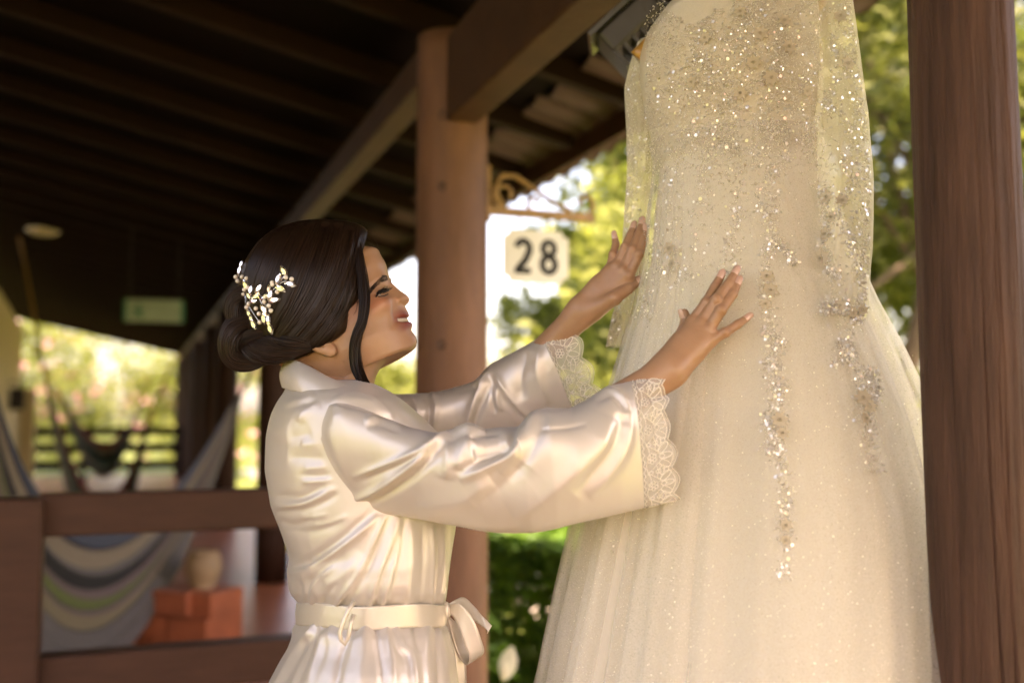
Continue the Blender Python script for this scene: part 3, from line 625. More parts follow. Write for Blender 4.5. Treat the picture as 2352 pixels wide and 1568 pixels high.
NEAR_FOLDS = [
    ([(808, 1097), (850, 1081), (898, 1062), (950, 1040), (1000, 1015), (1028, 996)], 7, 5.5, 1),
    ([(792, 1153), (847, 1135), (898, 1105), (946, 1070), (992, 1024), (1034, 992)], 10, 9, 1),
    ([(1010, 1010), (1050, 984), (1080, 980), (1115, 994)], 10, 5, 1),
    ([(1024, 1004), (1030, 1045), (1026, 1100)], 15, 6, 0),
    ([(1075, 1003), (1110, 996), (1150, 992)], 7, -4, 0),
    ([(1200, 978), (1197, 1012), (1178, 1042), (1140, 1063), (1100, 1080), (1055, 1100)], 10, 9, 1),
    ([(1085, 1045), (1120, 1035), (1165, 1020)], 18, -7, 0),
    ([(1085, 1000), (1062, 1040), (1052, 1080)], 16, 5, 0),
    ([(1240, 936), (1222, 965), (1210, 1000), (1190, 1040), (1150, 1090)], 13, 6, -1),
    ([(1236, 985), (1290, 984), (1348, 974)], 5, -2.5, 0),
    ([(1412, 960), (1385, 1020), (1340, 1065), (1253, 1140), (1180, 1190)], 34, 9, 0),
    ([(1432, 950), (1415, 1010), (1385, 1060), (1320, 1132)], 17, -6, 0),
    ([(1449, 930), (1442, 1010), (1412, 1070), (1352, 1142)], 14, 5, 0),
    ([(1361, 911), (1399, 893), (1431, 912), (1449, 940)], 8, 5, 1),
    ([(1200, 1060), (1160, 1110), (1090, 1160)], 28, -5, 0), ([(1130, 1105), (1060, 1150), (960, 1165)], 26, 5, 0),
    ([(838, 972), (874, 963), (925, 981)], 7, 4, 1), ([(760, 960), (820, 950), (870, 965)], 22, 5, 0),
    ([(738, 1000), (730, 1030), (740, 1062)], 6, 4, 0), ([(735, 940), (760, 935), (800, 945)], 7, 3, 0),
]
TORSO_FOLDS = [
    ([(630, 1161), (665, 1160), (700, 1155), (740, 1138), (770, 1118)], 8, 6.5, 1), ([(622, 1135), (690, 1142), (745, 1112)], 12, -5, 0),
    ([(640, 1192), (674, 1205), (722, 1190)], 9, -4.5, 0), ([(690, 1190), (720, 1187), (755, 1180)], 5, 3, 0), ([(650, 1215), (720, 1220), (790, 1196)], 10, -3.5, 0), ([(700, 1208), (760, 1200), (800, 1182)], 5, 2.5, 0),
    ([(655, 1316), (703, 1308), (745, 1284), (798, 1245), (840, 1210), (870, 1180)], 9, 9, -1), ([(655, 1302), (690, 1298), (715, 1290)], 6, -5, 0), ([(668, 1331), (705, 1322), (740, 1308)], 8, 3, 0),
    ([(714, 1384), (718, 1350), (737, 1324), (770, 1300)], 5.5, 4.5, -1, (0, 1)), ([(745, 1345), (790, 1320), (830, 1270)], 14, 5, 0), ([(774, 1386), (811, 1338), (839, 1290), (871, 1218), (885, 1180)], 6, 6.5, 1, (0, 1)),
    ([(800, 1384), (845, 1310), (880, 1220)], 7, -4, 0, (0, 1)), ([(850, 1386), (871, 1315), (897, 1249), (916, 1180)], 7, 6.5, 1, (0, 1)), ([(880, 1386), (899, 1320), (914, 1249), (923, 1180)], 6, 5.5, 1, (0, 1)),
    ([(935, 1386), (942, 1300), (945, 1200)], 14, 4, 0, (0, 1)), ([(965, 1386), (972, 1300), (970, 1200)], 9, -3, 0, (0, 1)), ([(991, 1386), (997, 1290), (994, 1195)], 6, 4, 1, (0, 1)), ([(1012, 1386), (1020, 1310), (1018, 1230)], 6, 4, 0, (0, 1)),
    ([(680, 1384), (690, 1360), (688, 1335)], 7, -4, 0, (0, 1)), ([(740, 1384), (755, 1360), (775, 1335)], 6, -4, 0, (0, 1)),
    ([(664, 1000), (690, 1000), (716, 992)], 16, -4, 0), ([(690, 1022), (705, 1020), (722, 1020)], 9, 3, 0, (1, 0)), ([(662, 1048), (700, 1050), (730, 1052)], 14, -4.5, 0, (1, 0)), ([(698, 1075), (715, 1074), (738, 1072)], 6, 3, 0, (1, 0)), ([(685, 1090), (720, 1092), (748, 1090)], 7, -3, 0, (1, 0)), ([(690, 1106), (725, 1106), (755, 1102)], 5, 3.5, 0, (1, 0)),
    ([(655, 930), (690, 918), (725, 905)], 8, 4, 1), ([(690, 970), (705, 945), (735, 925)], 10, 5, 0), ([(620, 1000), (660, 975), (700, 925)], 26, 6, 0),
    ([(845, 905), (880, 935), (905, 965)], 8, 4, 0), ([(740, 935), (800, 915), (850, 925), (890, 960)], 9, 3.5, 0), ([(760, 920), (810, 902), (850, 910)], 5, 2.5, 0),
    ([(863, 1422), (866, 1472), (879, 1566), (890, 1750)], 7, -9, 0, (0, 0)), ([(846, 1424), (838, 1480), (832, 1566), (828, 1750)], 22, 7, 0, (0, 0)), ([(742, 1424), (693, 1470), (632, 1570)], 8, 8, -1, (0, 0)), ([(700, 1424), (678, 1445), (670, 1480)], 6, -5, 0, (0, 1)),
    ([(832, 1424), (792, 1480), (771, 1570), (760, 1750)], 8, -8, 0, (0, 0)), ([(770, 1424), (740, 1480), (715, 1570), (700, 1750)], 16, 6, 0, (0, 0)), ([(905, 1424), (925, 1480), (952, 1530), (970, 1750)], 8, 6, 1, (0, 0)), ([(885, 1424), (897, 1480), (910, 1600)], 8, 5, 0, (0, 1)),
    ([(1002, 1424), (1007, 1500), (1012, 1600), (1014, 1750)], 7, -7, 0, (0, 0)), ([(985, 1424), (978, 1500), (985, 1600), (990, 1750)], 13, 5, 0, (0, 0)), ([(815, 1424), (800, 1450), (790, 1475)], 5, 4, 0, (0, 1)), ([(940, 1424), (952, 1450), (962, 1500)], 6, -4, 0, (0, 1)),
]
FAR_FOLDS = [([(930, 905), (955, 930), (960, 975), (952, 1010)], 8, 6, 1), ([(975, 905), (985, 940), (982, 985)], 6, -5, 0), ([(990, 895), (1000, 930), (995, 985)], 7, 6, 1), ([(1126, 842), (1100, 900), (1080, 950), (1066, 1000)], 9, 8, -1), ([(1130, 850), (1170, 910), (1220, 965)], 8, 6, 1), ([(1140, 880), (1142, 920), (1150, 945)], 6, 5, 1), ([(1210, 805), (1195, 860), (1200, 920)], 14, -6, 0), ([(1040, 893), (1060, 880), (1110, 878)], 8, 4, 1), ([(1240, 800), (1235, 860), (1260, 930)], 12, 5, 0)]
def satin(name, col, rough=0.38):
    m, nt, b = nodes_of(name); L = nt.links
    b.inputs['Base Color'].default_value = c4(col); b.inputs['Roughness'].default_value = rough; b.inputs['Specular IOR Level'].default_value = 0.7
    b.inputs['Sheen Weight'].default_value = 0.15; b.inputs['Sheen Roughness'].default_value = 0.4
    b.inputs['Subsurface Weight'].default_value = 0.0
    g = N(nt, 'ShaderNodeBsdfAnisotropic', i_Roughness=rough * 0.95); g.inputs['Color'].default_value = c4(tuple(min(1, c * 1.4) for c in col)); g.inputs['Anisotropy'].default_value = 0.35
    tc = N(nt, 'ShaderNodeTexCoord'); nz = N(nt, 'ShaderNodeTexNoise', i_Scale=26.0, i_Detail=3.0); L.new(tc.outputs['Object'], nz.inputs['Vector'])
    bp_ = N(nt, 'ShaderNodeBump', i_Strength=0.05, i_Distance=0.01); L.new(nz.outputs['Fac'], bp_.inputs['Height'])
    L.new(bp_.outputs[0], b.inputs['Normal']); L.new(bp_.outputs[0], g.inputs['Normal'])
    mx = N(nt, 'ShaderNodeMixShader', i_0=0.26); L.new(b.outputs[0], mx.inputs[1]); L.new(g.outputs[0], mx.inputs[2])
    tr = N(nt, 'ShaderNodeBsdfTranslucent'); tr.inputs[0].default_value = c4(col); mx2 = N(nt, 'ShaderNodeMixShader', i_0=0.10)
    L.new(mx.outputs[0], mx2.inputs[1]); L.new(tr.outputs[0], mx2.inputs[2]); L.new(mx2.outputs[0], nt.nodes['Material Output'].inputs[0])
    return m
satin_m = satin('ivory_satin', (0.71, 0.65, 0.60))
belt_m = satin('belt_satin', (0.72, 0.65, 0.56))
woman = empty('person', (P(800, 1400, BODY_Y).x, BODY_Y, 0.0), 'woman in an ivory satin robe looking up and touching the hanging dress', 'person')
def wrinkle(G, sc, amp, seed, N_=None):
    N_ = grid_normals(G) if N_ is None else N_
    return G + N_ * (fnoise(G, sc, seed) * amp)[..., None]
Gt = torso_grid(); Nt = -grid_normals(Gt)
if (Nt[TN // 2, 0] @ np.array([1, 0, 0])) < 0: Nt = -Nt
zr = Gt[:, 0, 2]; zb = P(700, 1403, BODY_Y).z
q = 2 * np.pi * np.arange(TM)[None, :] / TM; hz = np.abs(zr - zb)[:, None]
# gathers that leave the belt upwards and downwards all round, and soft slack everywhere
gath = np.sin(q * 23 + 1.5 * np.sin(q * 5)) * 0.5 + np.sin(q * 37 + 2 * np.sin(q * 3)) * 0.3
Gt = Gt + Nt * (gath * 0.0022 * np.exp(-hz / np.where(zr[:, None] > zb, 0.05, 0.25)) * np.clip(hz / 0.025, 0, 1))[..., None]
Gt = Gt + Nt * (fnoise(Gt, (9, 9, 9), 3) * .0022 * np.clip(hz / .05 - .35, 0, 1))[..., None]; Gt = add_folds(Gt, TORSO_FOLDS, Nt, gain=.68)
def out_normals(G):
    n_ = grid_normals(G); c = G.mean(1, keepdims=True)
    return n_ if ((G - c) * n_).sum() > 0 else -n_
Gn = sleeve_grid(SL_NEAR, NN, NM); Nn = out_normals(Gn); Gn = wrinkle(Gn, (7, 7, 7), 0.0022, 5, Nn); Gn = add_folds(Gn, NEAR_FOLDS, Nn, gain=1.0)
Gf = sleeve_grid(SL_FAR, FN, FM); Nf = out_normals(Gf); Gf = wrinkle(Gf, (7, 7, 7), 0.0022, 8, Nf); Gf = add_folds(Gf, FAR_FOLDS, Nf)
def cloth_part(name, G, parent, mat=satin_m, thick=0.0012, closed=True):
    nu, nv = G.shape[:2]; i, j = np.meshgrid(np.arange(nu - 1), np.arange(nv if closed else nv - 1), indexing='ij'); j2 = (j + 1) % nv
    F = np.stack([i * nv + j, i * nv + j2, (i + 1) * nv + j2, (i + 1) * nv + j], -1).reshape(-1, 4)
    n_ = grid_normals(G, closed); c = G.mean((0, 1) if not closed else 1, keepdims=True)
    if ((G - c) * n_).sum() > 0: F = F[:, ::-1]
    o = under(fast_mesh(name, G.reshape(-1, 3), F, mat, None, True), parent)
    if thick: s_ = o.modifiers.new('thickness', 'SOLIDIFY'); s_.thickness = thick; s_.offset = -1
    return o
robe = cloth_part('robe', Gt, woman)
cloth_part('sleeve', Gn, robe); cloth_part('sleeve', Gf, robe)
# ================================================================== the woman: body
def surface_nets(f, lo, hi, h):
    """the zero surface of f, sampled on a grid: vertices and quads"""
    lo, hi = np.array(lo, float), np.array(hi, float); n = np.ceil((hi - lo) / h).astype(int) + 1
    X = np.stack(np.meshgrid(*[lo[k] + h * np.arange(n[k]) for k in range(3)], indexing='ij'), -1).astype(np.float32)
    S = f(X); ins = S < 0; c = n - 1
    acc = np.zeros(tuple(c) + (3,), np.float32); cnt = np.zeros(tuple(c), np.float32)
    cor = [(a, b, d) for a in (0, 1) for b in (0, 1) for d in (0, 1)]
    sl = lambda o: tuple(slice(o[k], o[k] + c[k]) for k in range(3))
    for a in cor:
        for k in range(3):
            if a[k]: continue
            b = list(a); b[k] = 1; sa, sb = S[sl(a)], S[sl(b)]; m = (sa < 0) != (sb < 0)
            t = np.where(m, sa / np.where(m, sa - sb, 1), 0); p = np.zeros(tuple(c) + (3,), np.float32); p[...] = np.array(a, np.float32); p[..., k] += t
            acc += p * m[..., None]; cnt += m
    act = cnt > 0; idx = -np.ones(tuple(c), np.int64); idx[act] = np.arange(act.sum())
    base = np.stack(np.meshgrid(*[np.arange(q) for q in c], indexing='ij'), -1)
    V = lo + h * (base[act] + acc[act] / cnt[act][:, None])
    F = []
    for k in range(3):
        u, v = (k + 1) % 3, (k + 2) % 3
        a = [slice(0, n[q]) for q in range(3)]; b = list(a); a[k] = slice(0, n[k] - 1); b[k] = slice(1, n[k])
        sa, sb = ins[tuple(a)], ins[tuple(b)]; E = np.argwhere(sa != sb); E = E[(E[:, u] > 0) & (E[:, v] > 0) & (E[:, u] < c[u]) & (E[:, v] < c[v])]
        fl = sa[tuple(E.T)]
        def g(du, dv): q = E.copy(); q[:, u] -= du; q[:, v] -= dv; return idx[tuple(q.T)]
        Q = np.stack([g(1, 1), g(0, 1), g(0, 0), g(1, 0)], 1); Q[~fl] = Q[~fl][:, ::-1]; F.append(Q)
    return V, np.concatenate(F)
def smin(a, b, k): h = np.clip(0.5 + 0.5 * (b - a) / k, 0, 1); return b * (1 - h) + a * h - k * h * (1 - h)
def cone(X, a, b, ra, rb):
    a, b = np.array(list(a)), np.array(list(b)); ab = b - a; t = np.clip(((X - a) @ ab) / (ab @ ab), 0, 1)
    return np.linalg.norm(X - a - t[..., None] * ab, axis=-1) - (ra + (rb - ra) * t)
def flat_cone(X, a, b, ra, rb, nrm, fl):      # a cone flattened along nrm
    a, b, nrm = np.array(list(a)), np.array(list(b)), np.array(list(nrm)); ab = b - a; t = np.clip(((X - a) @ ab) / (ab @ ab), 0, 1)
    d = X - a - t[..., None] * ab; dn = d @ nrm; d = d + (dn * (1 / fl - 1))[..., None] * nrm
    r = ra + (rb - ra) * t
    return (np.linalg.norm(d, axis=-1) - r) * (0.5 + 0.5 * fl)
def ellip(X, c, ax, r):
    d = X - np.array(list(c)); q = np.stack([(d @ np.array(list(a))) / rr for a, rr in zip(ax, r)], -1); k = np.linalg.norm(q, axis=-1)
    return (k - 1) * min(r)
# ------------------------------------------------------------------ hands
def Z(zx, zy, Y): return P(1148.5 + .30467 * zx, 459.4 + .30467 * zy, Y)
HN = dict(wrist=Z(1250, 1300, 1.388), elbow=ARM_NEAR[1],
          fingers=[[Z(1450, 925, 1.412), Z(1556, 775, 1.408), Z(1620, 660, 1.418), Z(1668, 566, 1.427)],
                   [Z(1515, 935, 1.404), Z(1632, 752, 1.398), Z(1722, 632, 1.408), Z(1778, 538, 1.419)],
                   [Z(1570, 975, 1.398), Z(1664, 832, 1.391), Z(1752, 712, 1.401), Z(1798, 614, 1.413)],
                   [Z(1590, 1055, 1.396), Z(1700, 998, 1.392), Z(1790, 938, 1.400), Z(1868, 884, 1.410)]],
          thumb=[Z(1330, 1160, 1.405), Z(1385, 1010, 1.432), Z(1408, 915, 1.440), Z(1388, 852, 1.438)], nrm=Vector((-0.16, -0.97, 0.10)).normalized(), sc=.95)
HF = dict(wrist=Z(600, 860, 1.668), elbow=ARM_FAR[1],
          fingers=[[Z(968, 575, 1.635), Z(1045, 412, 1.630), Z(1086, 300, 1.640), Z(1090, 218, 1.650)],
                   [Z(925, 535, 1.640), Z(1002, 375, 1.636), Z(1050, 255, 1.646), Z(1072, 165, 1.656)],
                   [Z(880, 505, 1.647), Z(945, 358, 1.645), Z(985, 265, 1.655), Z(1008, 198, 1.664)],
                   [Z(830, 530, 1.655), Z(853, 412, 1.658), Z(874, 335, 1.665), Z(863, 270, 1.672)]],
          thumb=[Z(770, 815, 1.645), Z(862, 742, 1.625), Z(965, 668, 1.632), Z(1042, 612, 1.645)], nrm=Vector((-0.20, -0.96, 0.15)).normalized(), sc=.97)
_c = Vector((0, 0, CAMZ)); _n = lambda p: _c + (p - _c) * .990
HF['wrist'] = _n(HF['wrist']); HF['fingers'] = [[_n(p) for p in f_] for f_ in HF['fingers']]; HF['thumb'] = [_n(p) for p in HF['thumb']]
FR_ = [(.0098, .0084, .0076, .0060), (.0100, .0086, .0077, .0061), (.0096, .0083, .0074, .0058), (.0088, .0074, .0066, .0052)]
def hand_sdf(H):
    nrm = np.array(list(H['nrm'])); w, fs, sc = H['wrist'], H['fingers'], H['sc']
    def f(X):
        d = None
        mc = (fs[0][0] + fs[1][0] + fs[2][0] + fs[3][0]) / 4; fd = (mc - w).normalized(); fore = (w - H['elbow']).normalized()
        for k in range(4):                   # metacarpals fan out of the wrist
            side = (fs[k][0] - mc); wp = w + side * 0.55 + fd * 0.012
            q = flat_cone(X, wp, fs[k][0], 0.0135 * sc, 0.0112 * sc, nrm, 0.95); d = q if d is None else smin(d, q, 0.012)
        q = flat_cone(X, w, w.lerp(mc, 0.55), 0.022 * sc, 0.025 * sc, nrm, 0.52); d = smin(d, q, 0.010)
        th = H['thumb']
        q = cone(X, th[0].lerp(w, .25), th[1], 0.014 * sc, 0.0115 * sc); d = smin(d, q, 0.014)
        d2 = cone(X, th[1], th[2], 0.0110 * sc, 0.0098 * sc); d2 = smin(d2, cone(X, th[2], th[3], 0.0098 * sc, 0.0070 * sc), 0.002); d = smin(d, d2, 0.005)
        q = flat_cone(X, w + fore * 0.004, w - fore * (0.13 if H is HN else 0.085), 0.0235 * sc, (0.033 if H is HN else 0.027) * sc, nrm, 0.76); d = smin(d, q, 0.016)
        for k in range(4):
            p, r = fs[k], [v * sc for v in FR_[k]]
            q = cone(X, p[0], p[1], r[0], r[1]); q = smin(q, cone(X, p[1], p[2], r[1] * .98, r[2]), 0.002); q = smin(q, cone(X, p[2], p[3], r[2], r[3]), 0.002)
            kn = np.linalg.norm(X - np.array(list(p[1] - Vector(nrm) * -0.0022)), axis=-1) - r[1] * 0.96; q = smin(q, kn, 0.003)
            kn = np.linalg.norm(X - np.array(list(p[0] + Vector(nrm) * 0.004)), axis=-1) - r[0] * 0.92
            d = smin(d, smin(q, kn, 0.005), 0.0018)
        return d
    return f
def hand_mesh(H):
    pts = [H['wrist'] - (H['wrist'] - H['elbow']).normalized() * 0.09] + [p for f_ in H['fingers'] for p in f_] + H['thumb'] + [H['wrist']]
    A = np.array([list(p) for p in pts]); return surface_nets(hand_sdf(H), A.min(0) - .032, A.max(0) + .032, 0.0017)
# ------------------------------------------------------------------ head
HP = rad(33); HYAW = rad(6)                  # chin lifted, face turned slightly to the camera
HF_ = Vector((math.cos(HP) * math.cos(HYAW), -math.cos(HP) * math.sin(HYAW), math.sin(HP)))
HL_ = Vector((math.sin(HYAW), math.cos(HYAW), 0)); HU_ = HF_.cross(HL_) * 1.0
if HU_.z < 0: HU_ = -HU_
HEAD_Y = 1.62; HO = P(765, 775, HEAD_Y)
def hd(a, s, b): return HO + HF_ * a + HL_ * s + HU_ * b       # forward, to her left, up
HA = np.array([list(HF_), list(HL_), list(HU_)])
def to_head(px, py):
    p = P(px, py, HEAD_Y); d = p - HO; k = HF_.dot(d) / math.cos(HYAW) ** 0; return (d.dot(HF_), d.dot(HU_))
PROF = [(-.02, .128), (.03, .130), (.075, .124), (.110, .106)] + [to_head(*q) for q in ((864, 571), (876, 587), (886, 604), (890.5, 620), (892.5, 634), (896, 646), (909, 656), (925, 670), (937, 679), (943.5, 686.5), (943, 695), (938, 701), (934.5, 705), (937, 711), (941, 719), (943.5, 727), (938, 733), (941, 738), (949.5, 743), (950, 751), (948, 758), (953, 766), (959, 776), (960.5, 786), (957, 797), (946, 806.5), (928, 811), (904, 818.5), (884, 829), (871, 846), (862, 864), (858, 884), (856, 910), (856, 940))]
PROF = np.array(PROF)
# the same line without nose and lips
BASE = PROF.copy()
def bridge(i0, i1, bul):
    for k in range(i0 + 1, i1): t = (k - i0) / (i1 - i0); BASE[k] = PROF[i0] * (1 - t) + PROF[i1] * t + np.array([bul * math.sin(math.pi * t), 0])
I_BROW, I_CHIN = 8, 28
bridge(I_BROW, I_CHIN, 0.004)
# back of the head and nape opposite each profile point, and half widths
nP = len(PROF); kk = np.arange(nP)
BACK = np.stack([np.interp(kk, [0, 3, 8, 14, 22, 28, 32, 35, nP - 1], [-.03, -.085, -.098, -.097, -.085, -.074, -.068, -.066, -.075]), np.interp(kk, [0, 3, 8, 14, 22, 28, 32, 35, nP - 1], [.128, .09, .045, .01, -.03, -.055, -.075, -.095, -.150])], 1)
HALF = np.interp(kk, [0, 1, 3, 6, 9, 13, 17, 22, 26, 29, 31, 34, 36, nP - 1], [.012, .040, .064, .071, .0705, .070, .068, .063, .057, .052, .050, .051, .052, .060])
NU, NV = 190, 200
def cat(A, n):
    t = np.linspace(0, len(A) - 1, n); k = np.minimum(t.astype(int), len(A) - 2); f = (t - k); A = np.asarray(A, float)
    if A.ndim == 1: A = A[:, None]
    f = f[:, None]; p0, p1, p2, p3 = A[np.maximum(k - 1, 0)], A[k], A[k + 1], A[np.minimum(k + 2, len(A) - 1)]
    return 0.5 * ((2 * p1) + (-p0 + p2) * f + (2 * p0 - 5 * p1 + 4 * p2 - p3) * f ** 2 + (-p0 + 3 * p1 - 3 * p2 + p3) * f ** 3)
pf, bf, bk_, hf = cat(PROF, NU), cat(BASE, NU), cat(BACK, NU), cat(HALF, NU)[:, 0]
q = np.linspace(0, 2 * np.pi, NV, endpoint=False)[None, :]
# denser towards the face
q = q + 0.35 * -np.sin(q)
ce, se = np.cos(q), np.sin(q)
e1 = 0.82; u = np.sign(ce) * np.abs(ce) ** 1.0
cx_ = (bf + bk_) / 2; rx_ = (bf - bk_) / 2
# cross section: a little flattened at the face
Ha = cx_[:, 0:1] + rx_[:, 0:1] * u; Hb = cx_[:, 1:2] + rx_[:, 1:2] * u; Hs = hf[:, None] * np.sign(se) * np.abs(se) ** 0.90
# the mouth, nose and lip line set in front of the base, fading sideways
kf = np.linspace(0, nP - 1, NU)
wn = np.interp(kf, [0, 8, 9, 11, 13, 15, 17, 18, 20, 22, 24, 27, 28, nP - 1], [.03, .012, .0085, .0095, .0125, .0165, .013, .016, .019, .019, .018, .016, .014, .02])[:, None]
g = np.exp(-(np.abs(Hs) / wn) ** 2.4) * (u > 0)
Ha = Ha + (pf[:, 0:1] - bf[:, 0:1]) * g; Hb = Hb + (pf[:, 1:2] - bf[:, 1:2]) * g
def bump(a0, s0, b0, sa, ss, sb, amp, dirv):
    global Ha, Hs, Hb
    for sg_ in (-1, 1):
        w_ = np.exp(-((Hs - sg_ * s0) / ss) ** 2 - ((Hb - b0) / sb) ** 2 - ((Ha - a0) / sa) ** 2) * amp
        Ha = Ha + w_ * dirv[0]; Hs = Hs + w_ * dirv[1] * sg_; Hb = Hb + w_ * dirv[2]
EYE = (.1085, .031, .0225)
bump(.12, .031, .0105, .05, .017, .0105, -.0095, (1, 0.1, 0))       # eye sockets
bump(.12, .030, .034, .05, .022, .008, .0035, (1, .2, 0))         # brow ridge
bump(.105, .043, -.010, .05, .016, .014, .0075, (.8, .7, .1))      # smiling cheeks
bump(.13, .0145, -.013, .03, .0055, .006, .0045, (.5, .9, 0))      # nostril wings
bump(.112, .031, -.026, .03, .0055, .016, -.0035, (1, 0.1, 0))      # fold beside nose and mouth
bump(.115, .036, -.044, .03, .006, .008, -.0045, (1, 0, 0))        # mouth corners
bump(.03, .056, -.050, .05, .03, .022, .004, (0, 1, 0))            # jaw
kgr = np.broadcast_to(kf[:, None], Hs.shape); op_ = np.exp(-((kgr - 20.35) / .95) ** 4) * np.clip(1 - (np.abs(Hs) / .0335) ** 2.5, 0, 1) * (u > 0); Ha = Ha - .0075 * op_
HG = np.stack([Ha, Hs, Hb], -1)
HEADV = (np.array(list(HO)) + HG @ HA)
def head_faces():
    i, j = np.meshgrid(np.arange(NU - 1), np.arange(NV), indexing='ij'); j2 = (j + 1) % NV
    return np.stack([i * NV + j, (i + 1) * NV + j, (i + 1) * NV + j2, i * NV + j2], -1).reshape(-1, 4)
# colour of the skin by place: lips, cheeks
def smooth_in(x, a, b): return np.clip((x - a) / (b - a), 0, 1)
kg = np.broadcast_to(kf[:, None], Hs.shape)
lipmask = np.exp(-((kg - 20.9) / 2.9) ** 6) * np.clip(1 - (np.abs(Hs) / .0365) ** 3, 0, 1) * (u > 0)
lipmask = np.where((kg > 19.3) & (kg < 19.9), lipmask, lipmask)
blush = np.exp(-((Hb + .004) / .016) ** 2 - ((np.abs(Hs) - .052) / .018) ** 2) * (Ha > .03)
HCOL = np.zeros((NU, NV, 4), np.float32); HCOL[..., 0] = lipmask; HCOL[..., 1] = blush; HCOL[..., 3] = 1
# ear of the near side
def ear_mesh():
    c = hd(-.008, -.073, -.012); ax = [(HF_ * .9 + HU_ * .25 + HL_ * .3).normalized(), None, None]
    upv = (HU_ * .97 - HF_ * .22).normalized(); nr = ax[0].cross(upv).normalized(); upv = nr.cross(ax[0]).normalized()
    def f(X):
        d = ellip(X, c + upv * .008, (ax[0], upv, nr), (.0165, .027, .0075)); d = smin(d, ellip(X, c - upv * .020 + ax[0] * .003, (ax[0], upv, nr), (.0095, .0105, .0065)), .006)
        d = np.maximum(d, -ellip(X, c + upv * .004 - HL_ * .008, (ax[0], upv, nr), (.009, .016, .006)))
        return smin(d, ellip(X, c + HL_ * .012, (ax[0], upv, nr), (.012, .022, .012)), .005)
    A = np.array(list(c)); return surface_nets(f, A - .045, A + .045, .0015)
# ------------------------------------------------------------------ torso, arms and legs under the robe
def inner_mesh():
    sh_n, sh_f = ARM_NEAR[0], ARM_FAR[0]; nb = P(778, 930, 1.605); ch = P(800, 1105, 1.60); wa = P(840, 1390, 1.60); hp = P(835, 1560, 1.60)
    fwd = Vector((math.cos(PSI), math.sin(PSI), 0)); rt = Vector((math.sin(PSI), -math.cos(PSI), 0)); up = Vector((0, 0, 1))
    def f(X):
        d = ellip(X, ch, (fwd, rt, up), (.095, .135, .12)); d = smin(d, ellip(X, wa, (fwd, rt, up), (.080, .110, .16)), .08); d = smin(d, ellip(X, hp, (fwd, rt, up), (.11, .16, .13)), .08)
        d = smin(d, cone(X, P(774, 905, 1.612), nb, .046, .048), .03); d = smin(d, cone(X, nb, sh_n, .045, .042), .03); d = smin(d, cone(X, nb, sh_f, .045, .042), .03)
        for a, w_ in ((ARM_NEAR, HN['wrist']), (ARM_FAR, HF['wrist'])):
            d = smin(d, cone(X, a[0], a[1], .040 if a is ARM_NEAR else .034, .034 if a is ARM_NEAR else .031), .03); e_ = a[1] + (w_ - a[1]) * .72; d = smin(d, cone(X, a[1], e_, .035 if a is ARM_NEAR else .029, .028 if a is ARM_NEAR else .023), .02)
        for s_ in (-1, 1):
            h_ = hp + rt * .085 * s_ - up * .03; k_ = Vector((h_.x + .01, h_.y, .46)); an = Vector((h_.x - .01, h_.y, .07))
            d = smin(d, cone(X, h_, k_, .08, .052), .04); d = smin(d, cone(X, k_, an, .050, .034), .02); d = smin(d, flat_cone(X, an - up * .035 - fwd * .02, an - up * .042 + fwd * .14, .034, .030, up, .75), .02)
        return d
    return surface_nets(f, (-.48, 1.28, .0), (.27, 1.98, 1.47), .0105)
skin, nt, b = nodes_of('skin')
at = N(nt, 'ShaderNodeVertexColor'); at.layer_name = 'tone'; spc = N(nt, 'ShaderNodeSeparateColor'); nt.links.new(at.outputs[0], spc.inputs[0])
tcn = N(nt, 'ShaderNodeTexCoord'); nz = N(nt, 'ShaderNodeTexNoise', i_Scale=55.0, i_Detail=4.0); nt.links.new(tcn.outputs['Object'], nz.inputs['Vector'])
m0 = N(nt, 'ShaderNodeMix', data_type='RGBA'); m0.inputs['A'].default_value = (.40, .218, .130, 1); m0.inputs['B'].default_value = (.485, .275, .170, 1); nt.links.new(nz.outputs['Fac'], m0.inputs['Factor'])
m1 = N(nt, 'ShaderNodeMix', data_type='RGBA'); m1.inputs['B'].default_value = (.55, .20, .12, 1); nt.links.new(m0.outputs['Result'], m1.inputs['A']); ml = N(nt, 'ShaderNodeMath', operation='MULTIPLY'); ml.inputs[1].default_value = .6; nt.links.new(spc.outputs[1], ml.inputs[0]); nt.links.new(ml.outputs[0], m1.inputs['Factor'])
m2 = N(nt, 'ShaderNodeMix', data_type='RGBA'); m2.inputs['B'].default_value = (.22, .032, .026, 1); nt.links.new(m1.outputs['Result'], m2.inputs['A']); nt.links.new(spc.outputs[0], m2.inputs['Factor'])
nt.links.new(m2.outputs['Result'], b.inputs['Base Color']); b.inputs['Roughness'].default_value = .38; b.inputs['Specular IOR Level'].default_value = .5
b.inputs['Subsurface Weight'].default_value = .12; b.inputs['Subsurface Radius'].default_value = (.012, .005, .003); b.inputs['Subsurface Scale'].default_value = .5
n2 = N(nt, 'ShaderNodeTexNoise', i_Scale=420.0, i_Detail=2.0); nt.links.new(tcn.outputs['Object'], n2.inputs['Vector']); bpn = N(nt, 'ShaderNodeBump', i_Strength=.10, i_Distance=.002); nt.links.new(n2.outputs['Fac'], bpn.inputs['Height']); nt.links.new(bpn.outputs[0], b.inputs['Normal'])
pieces = [(HEADV.reshape(-1, 3), head_faces(), HCOL.reshape(-1, 4))]
for Vq, Fq in (ear_mesh(), hand_mesh(HN), hand_mesh(HF), inner_mesh()):
    c_ = np.zeros((len(Vq), 4), np.float32); c_[:, 3] = 1; pieces.append((Vq, Fq, c_))
off = 0; VV, FF, CC = [], [], []
for v_, f_, c_ in pieces: VV.append(v_); FF.append(f_ + off); CC.append(c_); off += len(v_)
